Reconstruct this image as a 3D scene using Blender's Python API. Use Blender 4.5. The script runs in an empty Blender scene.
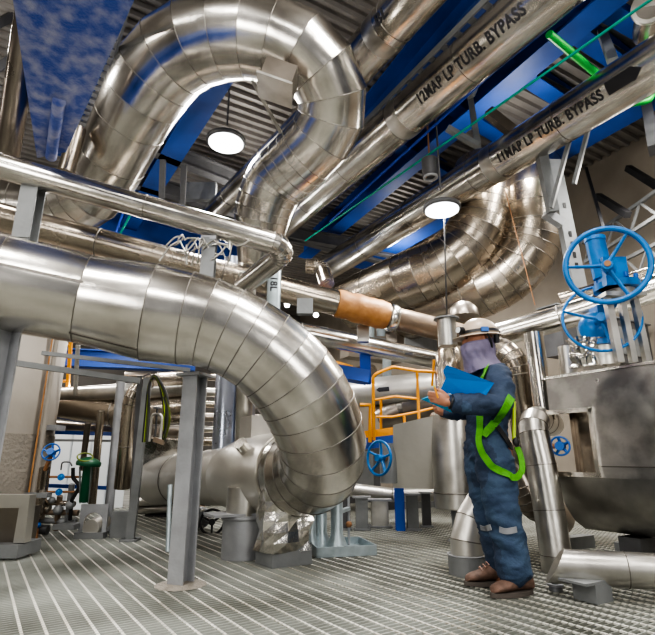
import bpy, math, random
from mathutils import Vector, Matrix, noise
from mathutils.bvhtree import BVHTree
random.seed(7)
C = bpy.context.scene.collection
PI = math.pi
# ---------------------------------------------------------------- camera
F = 500.0; CX = 327.5; CY = 317.5; TH = math.radians(15.7); CH = 0.8
sT, cT = math.sin(TH), math.cos(TH)
cam_d = bpy.data.cameras.new('camera'); cam = bpy.data.objects.new('camera', cam_d); C.objects.link(cam)
cam.location = (0, 0, CH); cam.rotation_euler = (PI/2 + TH, 0, 0)
cam_d.sensor_fit = 'HORIZONTAL'; cam_d.sensor_width = 36; cam_d.lens = 36*F/655.0; cam_d.clip_end = 100
bpy.context.scene.camera = cam

def ray(px, py):
    x = (px-CX)/F; y = (CY-py)/F
    return Vector((x, cT - sT*y, sT + cT*y))
def P(px, py, d): return Vector((0, 0, CH)) + ray(px, py)*d           # at camera depth d
def PZ(px, py, z):
    r = ray(px, py); return Vector((0, 0, CH)) + r*((z-CH)/r.z)
def W(px, py, Y):
    r = ray(px, py); return Vector((0, 0, CH)) + r*(Y/r.y)
def V(x, y, z): return Vector((x, y, z))
A = V(-0.5, 0.8660254, 0); B = V(0.8660254, 0.5, 0); Z = V(0, 0, 1)
def UV(u, v, z=0): return B*u + A*v + Z*z

# ---------------------------------------------------------------- materials
MT = {}
def nodes(name):
    m = bpy.data.materials.new(name); m.use_nodes = True; MT[name] = m
    return m, m.node_tree, m.node_tree.nodes['Principled BSDF']
def mat(name, col, rough=.5, metal=0, var=.15, vscale=3, bump=0, bscale=20, col2=None, rvar=.1, emit=None, contrast=(.3, .7), spec=.5, stretch=None):
    m, nt, b = nodes(name); L = nt.links; N = nt.nodes
    tc = N.new('ShaderNodeTexCoord'); src = tc.outputs['Object']
    if stretch:
        mp = N.new('ShaderNodeMapping'); mp.inputs['Scale'].default_value = stretch; L.new(src, mp.inputs['Vector']); src = mp.outputs['Vector']
    no = N.new('ShaderNodeTexNoise'); no.inputs['Scale'].default_value = vscale; no.inputs['Detail'].default_value = 5
    L.new(src, no.inputs['Vector'])
    cr = N.new('ShaderNodeValToRGB'); cr.color_ramp.elements[0].position = contrast[0]; cr.color_ramp.elements[1].position = contrast[1]
    c2 = col2 if col2 else tuple(c*(1-var) for c in col)
    cr.color_ramp.elements[0].color = (*c2, 1); cr.color_ramp.elements[1].color = (*col, 1)
    L.new(no.outputs['Fac'], cr.inputs['Fac']); L.new(cr.outputs['Color'], b.inputs['Base Color'])
    mr = N.new('ShaderNodeMapRange'); mr.inputs['To Min'].default_value = max(.02, rough-rvar); mr.inputs['To Max'].default_value = rough+rvar
    L.new(no.outputs['Fac'], mr.inputs['Value']); L.new(mr.outputs['Result'], b.inputs['Roughness'])
    b.inputs['Metallic'].default_value = metal
    b.inputs['Specular IOR Level'].default_value = spec
    if bump:
        n2 = N.new('ShaderNodeTexNoise'); n2.inputs['Scale'].default_value = bscale; n2.inputs['Detail'].default_value = 3
        L.new(src, n2.inputs['Vector'])
        bp = N.new('ShaderNodeBump'); bp.inputs['Strength'].default_value = 1; bp.inputs['Distance'].default_value = bump
        L.new(n2.outputs['Fac'], bp.inputs['Height']); L.new(bp.outputs['Normal'], b.inputs['Normal'])
    if emit:
        b.inputs['Emission Color'].default_value = (*emit[0], 1); b.inputs['Emission Strength'].default_value = emit[1]
    return m
mat('clad', (.72, .695, .65), .22, 1, .2, 2.4, .006, 2.2, rvar=.09, col2=(.47, .445, .41), contrast=(.35, .6))
mat('clad_dull', (.60, .585, .55), .33, 1, .25, 3.5, .005, 3.5, rvar=.09, col2=(.40, .385, .36), contrast=(.35, .6))
mat('tank_sheet', (.50, .485, .46), .34, 1, .25, 5, .006, 6, rvar=.12, col2=(.34, .325, .31), contrast=(.4, .6))
mat('clad_blue', (.52, .56, .66), .3, 1, .2, 2.5, .006, 3)
mat('clad_warm', (.50, .44, .37), .26, 1, .3, 2.2, .007, 2.6, rvar=.08)
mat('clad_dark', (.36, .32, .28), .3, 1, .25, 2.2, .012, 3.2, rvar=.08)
mat('clad_white', (.62, .60, .56), .38, .8, .12, 3, .006, 5)
mat('seam', (.22, .205, .185), .4, .9)
mat('foil', (.74, .72, .68), .2, 1, .2, 4, .012, 7, rvar=.05)
mat('steel_grey', (.25, .26, .265), .5, .3, .2, 6, .002, 30)
mat('steel_light', (.40, .41, .43), .45, .35, .2, 7, .002, 30)
mat('steel_dark', (.13, .13, .135), .5, .4, .3, 6)
mat('beige', (.33, .30, .26), .6, 0, .2, 1.5, .004, 9)
mat('olive', (.16, .20, .03), .5)
mat('galv', (.44, .51, .54), .4, .6, .25, 12)
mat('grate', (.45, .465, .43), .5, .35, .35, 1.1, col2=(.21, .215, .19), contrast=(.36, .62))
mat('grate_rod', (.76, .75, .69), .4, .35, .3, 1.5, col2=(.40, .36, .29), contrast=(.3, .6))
mat('slab', (.30, .30, .28), .85, 0, .5, 2.5, .01, 12)
mat('blue_beam', (.02, .085, .38), .55, .0, .45, 1.5, .001, 20)
mat('blue_flange', (.30, .32, .47), .5, .1, .4, 8, .008, 60, col2=(.04, .09, .38), contrast=(.40, .64))
mat('blue_post', (.02, .10, .50), .4)
mat('blue_valve', (.006, .18, .52), .35, 0, .35, 7)
mat('blue_valve_dark', (.015, .12, .42), .35)
mat('orange', (.85, .36, .02), .45, 0, .2, 8)
mat('tape', (.50, .26, .10), .5, 0, .5, 5, .01, 12, col2=(.30, .13, .04))
mat('brown_pipe', (.30, .23, .17), .4, .6, .3, 4, .006, 12)
mat('rust', (.30, .15, .07), .7)
mat('black', (.02, .02, .022), .45)
mat('black_paint', (.025, .025, .03), .5)
mat('green_rod', (.01, .48, .06), .4)
mat('green_cable', (.0, .30, .22), .5)
mat('blue_cable', (.03, .09, .55), .5)
mat('green_valve', (.005, .08, .035), .4)
mat('yellow_green', (.45, .62, .03), .5)
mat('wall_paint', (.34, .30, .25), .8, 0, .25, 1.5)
mat('concrete', (.27, .245, .21), .85, 0, .2, 3, .02, 26)
mat('panel_white', (.78, .82, .85), .6, 0, .1, 2)
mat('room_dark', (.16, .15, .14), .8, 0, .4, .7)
mat('coverall', (.036, .055, .095), .85, 0, .35, 9, .004, 60, col2=(.026, .044, .085))
mat('coverall_worn', (.058, .098, .16), .85, 0, .45, 10, .004, 60, col2=(.028, .05, .10))
mat('reflective', (.28, .29, .31), .5)
mat('skin', (.42, .20, .125), .5, 0, .15, 20, spec=.4)
mat('cloth_grey', (.19, .165, .25), .9, 0, .25, 14, .003, 40)
mat('helmet', (.52, .42, .33), .35, 0, .1, 8)
mat('boot', (.20, .12, .09), .7, 0, .5, 22, .004, 40, col2=(.10, .06, .045))
mat('sole', (.10, .085, .075), .8)
mat('lace', (.65, .40, .32), .8)
mat('hiviz', (.085, .36, .015), .6, 0, .25, 30)
mat('folder', (.0, .19, .62), .4, 0, .08)
mat('folder_light', (.03, .38, .70), .4, 0, .08)
mat('paper', (.85, .88, .9), .8)
mat('lamp_glow', (1, 1, 1), .5, emit=((.96, .99, 1), 9))
mat('spot_glow', (1, 1, 1), .5, emit=((.9, .96, 1), 30))
# corrugated deck gets its ribs in geometry
mat('deck', (.33, .31, .29), .5, .35, .4, 1.2, stretch=(1, 1, 1))

# ---------------------------------------------------------------- mesh builder
def frame(d):
    d = d.normalized(); u = Z if abs(d.z) < .9 else V(1, 0, 0)
    x = d.cross(u).normalized(); y = x.cross(d).normalized()
    return x, y
class MB:
    def __init__(s): s.v = []; s.f = []; s.sm = []; s.mi = []; s.cur = 0
    def add(s, vs, fs, smooth=False):
        o = len(s.v); s.v += [Vector(v) for v in vs]
        for f in fs: s.f.append([i+o for i in f]); s.sm.append(smooth); s.mi.append(s.cur)
    def box(s, c, size, ax=None):
        x, y, z = ax if ax else (V(1,0,0), V(0,1,0), Z)
        c = Vector(c); a, b, h = [q/2 for q in size]; vs = []
        for k in (-1, 1):
            for i, j in ((-1,-1), (1,-1), (1,1), (-1,1)): vs.append(c + x*(i*a) + y*(j*b) + z*(k*h))
        s.add(vs, [(3,2,1,0), (4,5,6,7), (0,1,5,4), (1,2,6,5), (2,3,7,6), (3,0,4,7)]); return s
    def bar(s, p, q, w, h, up=Z):
        p = Vector(p); q = Vector(q); d = (q-p); L = d.length; d.normalize()
        x = d.cross(up)
        if x.length < 1e-4: x = d.cross(V(1,0,0))
        x.normalize(); y = x.cross(d)
        return s.box((p+q)/2, (w, L, h), (x, d, y))
    def rings(s, rs, smooth=True, cap=True, split=False, closed=False):
        n = len(rs[0])
        if split:
            for i in range(len(rs)-1):
                s.add(rs[i]+rs[i+1], [(j, (j+1) % n, n+(j+1) % n, n+j) for j in range(n)], smooth)
        else:
            fs = []; m = len(rs)
            for i in range(m if closed else m-1):
                k = (i+1) % m
                fs += [(i*n+j, i*n+(j+1) % n, k*n+(j+1) % n, k*n+j) for j in range(n)]
            s.add([v for r in rs for v in r], fs, smooth)
        if cap and not closed:
            s.add(rs[0], [tuple(range(n))[::-1]]); s.add(rs[-1], [tuple(range(n))])
        return s
    def sweep(s, pts, r, n=32, cap=True, split=False, seam=0, ell=None, upv=None, smooth=True, skip_ends=True, sw=None):
        pts = [Vector(p) for p in pts]; m = len(pts)
        rr = r if isinstance(r, (list, tuple)) else [r]*m
        T = []
        for i in range(m):
            a = (pts[i]-pts[i-1]).normalized() if i else (pts[1]-pts[0]).normalized()
            b = (pts[i+1]-pts[i]).normalized() if i < m-1 else (pts[-1]-pts[-2]).normalized()
            t = (a+b); T.append(t.normalized() if t.length > 1e-5 else a)
        if upv is None: x, _ = frame(T[0])
        else: x = T[0].cross(upv).normalized()
        rs = []; fr = []
        for i in range(m):
            t = T[i]
            if upv is not None: x = t.cross(upv)
            x = (x - t*x.dot(t)).normalized(); y = t.cross(x)
            fr.append((x.copy(), y.copy()))
            ra = rr[i]; rx, ry = (ra if isinstance(ra, (tuple, list)) else (ra, ra))
            if ell: rx, ry = rx*ell[0], ry*ell[1]
            rs.append([pts[i] + x*(math.cos(2*PI*k/n)*rx) + y*(math.sin(2*PI*k/n)*ry) for k in range(n)])
        s.rings(rs, smooth, cap, split)
        if seam:
            s.cur = 1
            rng = range(1, m-1) if skip_ends else range(m)
            for i in rng:
                ra = rr[i] if not isinstance(rr[i], (tuple, list)) else rr[i][0]
                s.hoop(pts[i], T[i], ra, seam, n, sw)
            s.cur = 0
        return s
    def hoop(s, c, t, R, h, n=32, w=None):        # raised lap band round a pipe
        x, y = frame(t); t = t.normalized(); w = w or h*1.1
        prof = [(R-.002, -w), (R+h, -w*.6), (R+h, w*.6), (R-.002, w)]
        rs = [[c + (x*math.cos(2*PI*k/n)+y*math.sin(2*PI*k/n))*q[0] + t*q[1] for k in range(n)] for q in prof]
        return s.rings(rs, True, False)
    def tube(s, p, q, r, n=16, r2=None, cap=True):
        return s.sweep([p, q], [r, r2 if r2 is not None else r], n, cap)
    def torus(s, c, nrm, R, r, n=40, k=10):
        x, y = frame(Vector(nrm)); z = Vector(nrm).normalized(); c = Vector(c); rs = []
        for i in range(n):
            a = 2*PI*i/n; e = x*math.cos(a)+y*math.sin(a)
            rs.append([c+e*(R+r*math.cos(2*PI*j/k))+z*(r*math.sin(2*PI*j/k)) for j in range(k)])
        return s.rings(rs, True, False, closed=True)
    def prism(s, poly, vec):
        n = len(poly); vec = Vector(vec); a = [Vector(p) for p in poly]; b = [p+vec for p in a]
        s.add(a+b, [tuple(range(n))[::-1], tuple(range(n, 2*n))] + [(i, (i+1) % n, n+(i+1) % n, n+i) for i in range(n)]); return s
    def ball(s, c, r, n=16, m=10, ax=None):
        c = Vector(c); r = r if isinstance(r, (tuple, list)) else (r, r, r)
        x, y, z = ax if ax else (V(1,0,0), V(0,1,0), Z); rs = []
        for i in range(m+1):
            a = -PI/2+PI*i/m; q = max(math.cos(a), .02)
            rs.append([c+x*(r[0]*q*math.cos(2*PI*j/n))+y*(r[1]*q*math.sin(2*PI*j/n))+z*(r[2]*math.sin(a)) for j in range(n)])
        return s.rings(rs, True, True)
    def lathe(s, c, axis, prof, n=32, split=False):
        x, y = frame(Vector(axis)); z = Vector(axis).normalized(); c = Vector(c)
        return s.rings([[c+z*h+(x*math.cos(2*PI*k/n)+y*math.sin(2*PI*k/n))*max(r, .001) for k in range(n)] for r, h in prof], True, True, split)
    def build(s, name, m, parent=None):
        me = bpy.data.meshes.new(name)
        lo = Vector([min(v[i] for v in s.v) for i in range(3)]); hi = Vector([max(v[i] for v in s.v) for i in range(3)])
        o0 = (lo+hi)/2
        if parent is None: o0.z = lo.z
        me.from_pydata([v-o0 for v in s.v], [], s.f); me.update()
        me.polygons.foreach_set('use_smooth', s.sm); me.polygons.foreach_set('material_index', s.mi)
        ml = list(m) if isinstance(m, (list, tuple)) else [m]
        if len(ml) == 1 and max(s.mi) == 1: ml.append('seam')
        for q in ml: me.materials.append(MT[q])
        o = bpy.data.objects.new(name, me); C.objects.link(o); o.location = o0
        o['_w'] = list(o0)
        if parent is not None:
            o.parent = parent; o.location = o0 - Vector(parent['_w'])
        return o
def fix_normals(o):
    import bmesh
    b = bmesh.new(); b.from_mesh(o.data); bmesh.ops.recalc_face_normals(b, faces=b.faces); b.to_mesh(o.data); b.free()
def tag(o, label, cat, group=None):
    o['label'] = label; o['category'] = cat
    if group: o['group'] = group
    return o
def thing(name, label, cat, loc, group=None):
    o = bpy.data.objects.new(name, None); C.objects.link(o); o.location = loc; o['_w'] = list(loc); o.empty_display_size = .1
    return tag(o, label, cat, group)
def struct(o): o['kind'] = 'structure'; return o

def catmull(pts, per=4):
    out = []; n = len(pts)
    dim = len(pts[0])
    for i in range(n-1):
        p0 = pts[max(i-1, 0)]; p1 = pts[i]; p2 = pts[i+1]; p3 = pts[min(i+2, n-1)]
        for k in range(per):
            t = k/per
            out.append([.5*((2*p1[j])+(-p0[j]+p2[j])*t+(2*p0[j]-5*p1[j]+4*p2[j]-p3[j])*t*t+(-p0[j]+3*p1[j]-3*p2[j]+p3[j])*t**3) for j in range(dim)])
    out.append(list(pts[-1])); return out
def fillet(pts, R, n=6):
    out = [pts[0]]
    for i in range(1, len(pts)-1):
        p = pts[i]; a = (pts[i-1]-p).normalized(); b = (pts[i+1]-p).normalized()
        ang = a.angle(b); t = min(R/math.tan(ang/2), (pts[i-1]-p).length*.49, (pts[i+1]-p).length*.49); r = t*math.tan(ang/2)
        c = p+(a+b).normalized()*(r/math.sin(ang/2)); s0 = p+a*t-c; s1 = p+b*t-c; tot = s0.angle(s1)
        for k in range(n+1):
            f = k/n; out.append(c+(s0*math.sin((1-f)*tot)+s1*math.sin(f*tot))/math.sin(tot))
    out.append(pts[-1]); return out
def joints(pts, step, r=None):             # extra cladding joints along the straights
    o = [pts[0]]
    for i in range(len(pts)-1):
        a, b = pts[i], pts[i+1]; L = (b-a).length; k = max(1, round(L/step))
        for j in range(1, k+1): o.append(a.lerp(b, j/k))
    return o
def pipe(label, pts, r, m='clad', step=1.0, seam=.006, R=None, n=32, gores=6, name='clad_pipe', cat='pipe', group=None, parent=None):
    pts = [Vector(p) for p in pts]
    if R: pts = fillet(pts, R, gores)
    if not isinstance(r, (list, tuple)): pts = joints(pts, step)
    b = MB().sweep(pts, r, n, True, True, seam)
    o = b.build(name, m, parent)
    if label: tag(o, label, cat, group)
    return o
def text_on_pipe(txt, p0, p1, r, s_pix, size, mname, parent, off=0.0, name='lettering', xs=1.0):
    """lettering wrapped on a pipe; s_pix = start point on the axis"""
    cu = bpy.data.curves.new('tx', 'FONT'); cu.body = txt; cu.size = size; cu.offset = .006*size/.2; cu.space_character = 1.08
    to = bpy.data.objects.new('tx', cu); C.objects.link(to)
    dg = bpy.context.evaluated_depsgraph_get(); dg.update(); me = bpy.data.meshes.new_from_object(to.evaluated_get(dg))
    bpy.data.objects.remove(to)
    import bmesh
    b = bmesh.new(); b.from_mesh(me)
    bmesh.ops.triangulate(b, faces=b.faces); bmesh.ops.subdivide_edges(b, edges=b.edges, cuts=2, use_grid_fill=True)
    vs = [v.co.copy() for v in b.verts]; b.verts.index_update(); fs = [[v.index for v in f.verts] for f in b.faces]; b.free(); bpy.data.meshes.remove(me)
    return wrap(vs, fs, p0, p1, r, s_pix, size, mname, parent, off, name, xs)
def wrap(vs, fs, p0, p1, r, s, size, mname, parent, off=0., name='lettering', xs=1.):
    e1 = (p1-p0).normalized(); toc = V(0, 0, CH)-s; n0 = (toc-e1*toc.dot(e1)).normalized(); up = n0.cross(e1)
    mb = MB(); out = []
    for v in vs:
        ph = off+(v.y-size*.35)/r
        out.append(s+e1*(v.x*xs)+(n0*math.cos(ph)+up*math.sin(ph))*(r+.004))
    mb.add(out, fs); o = mb.build(name, mname, parent); return o

# ================================================================ ROOM
def quad_wall(name, u0, v0, u1, v1, z0, z1, m, th=.2):
    p = UV(u0, v0); q = UV(u1, v1); mb = MB(); mb.bar(p+Z*((z0+z1)/2), q+Z*((z0+z1)/2), th, z1-z0); return struct(mb.build(name, m))
CEIL = 6.2
mb = MB(); mb.box(UV(.8, 6, -.2), (18, 26, .1), (B, A, Z)); struct(mb.build('floor', 'slab'))
# open bar grating laid over the slab
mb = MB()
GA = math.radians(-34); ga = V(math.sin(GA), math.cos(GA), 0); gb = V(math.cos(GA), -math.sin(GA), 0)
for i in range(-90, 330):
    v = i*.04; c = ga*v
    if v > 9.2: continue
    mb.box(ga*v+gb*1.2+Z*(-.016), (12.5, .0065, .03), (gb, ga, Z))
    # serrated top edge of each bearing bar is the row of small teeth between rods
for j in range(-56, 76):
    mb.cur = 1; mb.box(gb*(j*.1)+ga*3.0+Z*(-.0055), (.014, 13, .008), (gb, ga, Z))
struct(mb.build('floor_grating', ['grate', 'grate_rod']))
mb = MB(); mb.box(UV(1.2, 13.2, -.03), (17, 7.6, .05), (B, A, Z)); struct(mb.build('floor_far', 'slab'))
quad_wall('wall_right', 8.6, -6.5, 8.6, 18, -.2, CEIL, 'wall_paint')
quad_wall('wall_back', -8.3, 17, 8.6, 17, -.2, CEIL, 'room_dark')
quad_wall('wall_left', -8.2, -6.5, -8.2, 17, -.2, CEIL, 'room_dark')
# corrugated ceiling deck, ribs along B
mb = MB(); prof = []
v = -6.6; k = 0
while v < 17.2:
    prof += [(v, 0), (v+.05, 0), (v+.065, -.06), (v+.12, -.06), (v+.135, 0)]; v += .17
r0 = [UV(-8.3, a, CEIL+z) for a, z in prof]; r1 = [UV(8.7, a, CEIL+z) for a, z in prof]; n = len(prof)
mb.add(r0+r1, [(i, i+1, n+i+1, n+i) for i in range(n-1)])
struct(mb.build('ceiling', 'deck'))
# pale ribbed panel on the far wall
def ribbed(u0, u1, v, z0, z1):
    mb = MB(); k = int((u1-u0)/.3)
    for i in range(k): mb.box(UV(u0+(i+.5)*.3, v, (z0+z1)/2), (.27, .05, z1-z0), (B, A, Z))
    mb.box(UV((u0+u1)/2, v+.05, (z0+z1)/2), (u1-u0, .05, z1-z0), (B, A, Z)); return mb
tag(ribbed(-.6, 1.5, 9.5, 0, 1.28).build('ribbed_partition', 'panel_white'), 'pale ribbed metal partition low behind the left equipment', 'partition')

# ---------------------------------------------------------------- ceiling steel
def ibeam(label, p, q, h=.35, w=.3, m='blue_beam', name='steel_beam', group=None):
    d = (q-p).normalized(); x = d.cross(Z).normalized(); y = Z
    r = thing(name, label, 'beam', (p+q)/2, group)
    MB().bar(p+Z*(h/2), q+Z*(h/2), .02, h-.02).build('web', m, r)
    MB().bar(p, q, w, .025).build('lower_flange', m, r); MB().bar(p+Z*h, q+Z*h, w, .025).build('upper_flange', m, r)
    return r
def ext(p, q, a, b):
    d = (q-p); return p-d*a, q+d*b
ibeam('wide blue ceiling beam between the 12MAP pipe and the upper pipe', *ext(PZ(372, 135, 5.55), PZ(455, 45, 5.55), 1.0, .6), .5, .42)
ibeam('blue ceiling beam inside the upper pipe loop', *ext(PZ(150, 192, 5.3), PZ(215, 85, 5.3), .6, .5), .5, .34)
ibeam('blue ceiling beam just right of the 11MAP pipe', *ext(PZ(400, 246, 5.4), PZ(640, 108, 5.4), .3, .5), .4, .42)
ibeam('blue ceiling beam between the two lettered bypass pipes', *ext(PZ(335, 232, 5.75), PZ(540, 60, 5.75), .3, .9), .4, .34)
for i, (a, b_, lb) in enumerate([((500, 62), (575, 110), 'blue cross beam above the green rod, nearest the 12MAP lettering'), ((570, 30), (640, 78), 'blue cross beam at upper right above the arrow mark'), ((400, 148), (470, 192), 'blue cross beam behind the hook block'), ((590, 2), (655, 40), 'blue cross beam in the top right corner'), ((455, 110), (530, 158), 'blue cross beam under the 11MAP lettering')]):
    ibeam(lb, *ext(PZ(*a, 5.95), PZ(*b_, 5.95), .1, .2), .22, .24)
ibeam('blue ceiling beam left of the tall upper loop', *ext(PZ(70, 120, 5.5), PZ(108, 20, 5.5), .5, .5), .5, .3)
ibeam('blue roof beam crossing behind the loop bottom', *ext(PZ(70, 222, 5.1), PZ(215, 262, 5.1), .5, .3), .5, .3)
# dark purlins far back
for i, (a, b_) in enumerate([((170, 160), (260, 196)), ((165, 195), (230, 214)), ((300, 240), (420, 262)), ((330, 250), (470, 285))]):
    ibeam(['dark purlin behind the round lamp', 'lower dark purlin left of the loop foot', 'dark purlin right of the rail end', 'lowest dark purlin above the taped pipe'][i], *ext(PZ(*a, 5.3), PZ(*b_, 5.3), .6, .6), .25, .16, 'steel_dark')

# big tapered blue girder overhead, upper left
gz = 3.35
g = thing('blue_girder', 'large tapered blue girder overhead at upper left, whitish mottled underside', 'girder', PZ(60, 80, gz))
pl = [PZ(12, -6, gz), PZ(137, -6, gz), PZ(66, 152, gz), PZ(37, 158, gz)]
MB().prism(pl, (0, 0, .03)).build('lower_plate', 'blue_flange', g)
m0 = (pl[0]+pl[1])/2; m1 = (pl[2]+pl[3])/2
MB().bar(m0+Z*.25, m1+Z*.25, .03, .46).build('web', 'blue_beam', g)
MB().prism([p+Z*.47 for p in pl], (0, 0, .03)).build('upper_plate', 'blue_beam', g)
MB().tube(m0.lerp(m1, .55)-Z*.02, m1+Z*-.02, .045, 20).build('stiffener', 'blue_flange', g)

# ---------------------------------------------------------------- long ceiling pipes
def zl(a, b, z, e0, e1): return ext(PZ(*a, z), PZ(*b, z), e0, e1)
RP = .262
p0, p1 = zl((300, 208), (437, 89), 4.9, .25, 1.2)
pm = pipe('long silver ceiling pipe lettered 12MAP LP TURB. BYPASS', [p0, p1], RP, step=1.25, seam=.004)
d12 = (p1-p0).normalized()
def on_axis(p0, p1, px):          # axis point whose image column is px
    lo, hi = 0., 1.
    for _ in range(50):
        t = (lo+hi)/2; q = p0.lerp(p1, t)-V(0, 0, CH); dep = q.y*cT+q.z*sT; x = CX+F*q.x/dep
        if (x < px) == (p1.x > p0.x): lo = t
        else: hi = t
    return p0.lerp(p1, (lo+hi)/2)
s12 = on_axis(p0, p1, 430)
e12 = on_axis(p0, p1, 538)
text_on_pipe('12MAP LP TURB. BYPASS', p0, p1, RP, s12, .165, 'black_paint', pm, .18, xs=(e12-s12).length/1.93)
MB().hoop(on_axis(p0, p1, 405), d12, RP+.002, .003, 32, .10).build('support_strap', 'clad_dull', pm)
p0, p1 = zl((345, 257), (589, 105), 4.62, .12, 1.0)
pm = pipe('long silver ceiling pipe lettered 11MAP LP TURB. BYPASS with black arrow', [p0, p1], RP-.004, step=1.3, seam=.004)
s11 = on_axis(p0, p1, 508); e11 = on_axis(p0, p1, 614)
text_on_pipe('11MAP LP TURB. BYPASS', p0, p1, RP-.004, s11, .165, 'black_paint', pm, .12, xs=(e11-s11).length/1.93)
sa = on_axis(p0, p1, 617); L = (on_axis(p0, p1, 652)-sa).length
def arrow_mesh(L, h, flip=False):
    vs, fs = [], []; nx, ny = 12, 8
    for a in range(nx+1):
        f_ = a/nx; hw = .5 if f_ < .72 else .5*(1-(f_-.72)/.28)*1.25
        hw = min(hw, .62)
        for b_ in range(ny+1): vs.append(V(L*((1-f_) if flip else f_), h*(.5+hw*(2*b_/ny-1)), 0))
    for a in range(nx):
        for b_ in range(ny): i_ = a*(ny+1)+b_; fs.append((i_, i_+ny+1, i_+ny+2, i_+1))
    return vs, fs
wrap(*arrow_mesh(L, .14), p0, p1, RP-.004, sa, .17, 'black_paint', pm, .12, 'arrow')
MB().hoop(on_axis(p0, p1, 497), (p1-p0), RP+.001, .003, 32, .09).build('support_strap', 'clad_dull', pm)
p0, p1 = zl((340, 84), (400, 15), 5.05, .8, .8)
pm = pipe('silver ceiling pipe at top centre marked BL', [p0, p1], .235, step=1.1, seam=.004)
text_on_pipe('BL', p0, p1, .235, on_axis(p0, p1, 392), .16, 'black_paint', pm, .62)
MB().hoop(on_axis(p0, p1, 384), (p1-p0), .237, .003, 32, .09).build('support_strap', 'clad_dull', pm)
p0, p1 = zl((218, 208), (298, 128), 4.5, .3, .2)
pipe('silver pipe running up behind the loop toward the ceiling', [p0, p1], .16, step=1.2)

c = PZ(650, 6, 5.2); fl_ = thing('pipe_flange', 'round silver flanged pipe end in the top right corner', 'flange', c)
MB().tube(c, c+V(.25, .45, .1), .13, 28).build('pipe_stub', 'clad', fl_); MB().tube(c, c+V(.02, .035, .01), .17, 28).build('flange_ring', 'clad_dull', fl_)
# thin runs, trays and rods
def rod(label, p, q, r, m, name='conduit', cat='conduit', n=8, group=None): return tag(MB().tube(p, q, r, n).build(name, m), label, cat, group)
rod('blue cable run hugging the right side of the 12MAP pipe', *zl((350, 203), (533, 35), 4.75, .2, .5), .018, 'blue_cable', 'cable', 'cable')
rod('green cable run between the two lettered pipes', *zl((312, 236), (560, 63), 4.5, .05, .6), .014, 'green_cable', 'cable', 'cable')
rod('bright green rod above the 11MAP pipe', PZ(549, 34, 5.3), PZ(597, 74, 5.3), .045, 'green_rod', 'green_pipe', 'pipe', 12)
tag(MB().sweep(fillet([PZ(627, 105, 4.9), PZ(650, 101, 4.9), PZ(660, 70, 5.4)], .1), .035, 10).build('green_pipe', 'green_rod'), 'bent bright green pipe at the right edge of the photo', 'pipe')
def tray(label, p, q, w, step=.25, m='steel_grey', group=None):
    d = (q-p); L = d.length; d.normalize(); x = d.cross(Z).normalized()
    r = thing('cable_tray', label, 'cable tray', (p+q)/2, group)
    for s in (-1, 1): MB().bar(p+x*(s*w/2), q+x*(s*w/2), .02, .08).build('side_rail', m, r)
    mb = MB()
    for i in range(int(L/step)): mb.bar(p+d*((i+.5)*step)-x*(w/2), p+d*((i+.5)*step)+x*(w/2), .07, .02)
    mb.build('rungs', 'steel_light', r); return r
tray('ladder cable tray between the wide blue beam and the 12MAP pipe', *zl((370, 128), (470, 30), 5.1, .3, .7), .26, .2)
tray('dark ladder cable tray left of the loop', *zl((80, 150), (104, 60), 4.6, .1, .5), .16, .12)
tray('ladder cable tray in the distance under the 11MAP pipe', *zl((372, 240), (455, 190), 5.5, .3, .5), .26, .2)

# hangers between the lettered pipes
for k, (a, b_) in enumerate([((490, 80), (478, 128)), ((478, 90), (447, 112))]): pass
def hanger(label, pts, w=.05, m='steel_grey'):
    mb = MB()
    for a, b_ in zip(pts[:-1], pts[1:]): mb.bar(a, b_, w, w)
    return tag(mb.build('pipe_hanger', m), label, 'hanger')
hanger('grey bracket hanger left of the hook block, under the 12MAP pipe', [PZ(468, 84, 5.9), P(478, 146, 6.3), P(447, 128, 6.3)], .07)
hanger('grey bracket hanger crossing under the green cable', [PZ(482, 66, 5.9), P(470, 95, 6.2)], .09)
hanger('grey hanger post beside the black arrow', [PZ(602, 32, 5.9), P(613, 62, 5.6)], .1)
hanger('dark hanger post at the right edge', [PZ(645, 95, 5.8), P(655, 150, 5.4)], .12, 'steel_dark')
hanger('silver cross tube under the 11MAP lettering', [P(488, 112, 6.8), P(523, 140, 6.6)], .13, 'clad_warm')
for k, (a, b_) in enumerate([((570, 138), (551, 208)), ((588, 130), (574, 184))]):
    hanger(['longer slanted hanger rod below the 11MAP pipe, with foot plate', 'shorter slanted hanger rod below the 11MAP pipe'][k], [P(*a, 6.0), P(*b_, 6.0)], .045, 'steel_grey')
hanger('grey foot plate at the end of the slanted hanger rod', [P(545, 213, 6.2), P(562, 224, 6.2)], .1, 'steel_light')

# ---------------------------------------------------------------- lamps
def lamp(label, px, py, d, top, R=.21):
    c = P(px, py, d); r = thing('high_bay_lamp', label, 'lamp', c)
    MB().lathe(c, Z, [(R*1.0, 0), (R*1.14, .012), (R*1.14, .05), (R*.8, .075), (R*.3, .09), (R*.22, .15), (.02, .16)], 36).build('housing', 'steel_dark', r)
    MB().lathe(c, Z, [(R, -.012), (R, .004)], 36).build('diffuser', 'lamp_glow', r)
    MB().tube(c+Z*.26, V(c.x, c.y, top), .012, 8).build('hanging_rod', 'steel_dark', r)
    ld = bpy.data.lights.new('lamp_light', 'AREA'); ld.shape = 'DISK'; ld.size = R*2; ld.energy = 130; ld.color = (1, .98, .95)
    lo = bpy.data.objects.new('lamp_light', ld); C.objects.link(lo); lo.parent = r; lo.location = (0, 0, -.03)
    return r
lamp('round glowing ceiling lamp inside the pipe loop', 226, 143, 6.2, CEIL)
lamp('round ceiling lamp with dark housing in front of the 11MAP pipe', 442, 210, 6.0, CEIL, .195)
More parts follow.
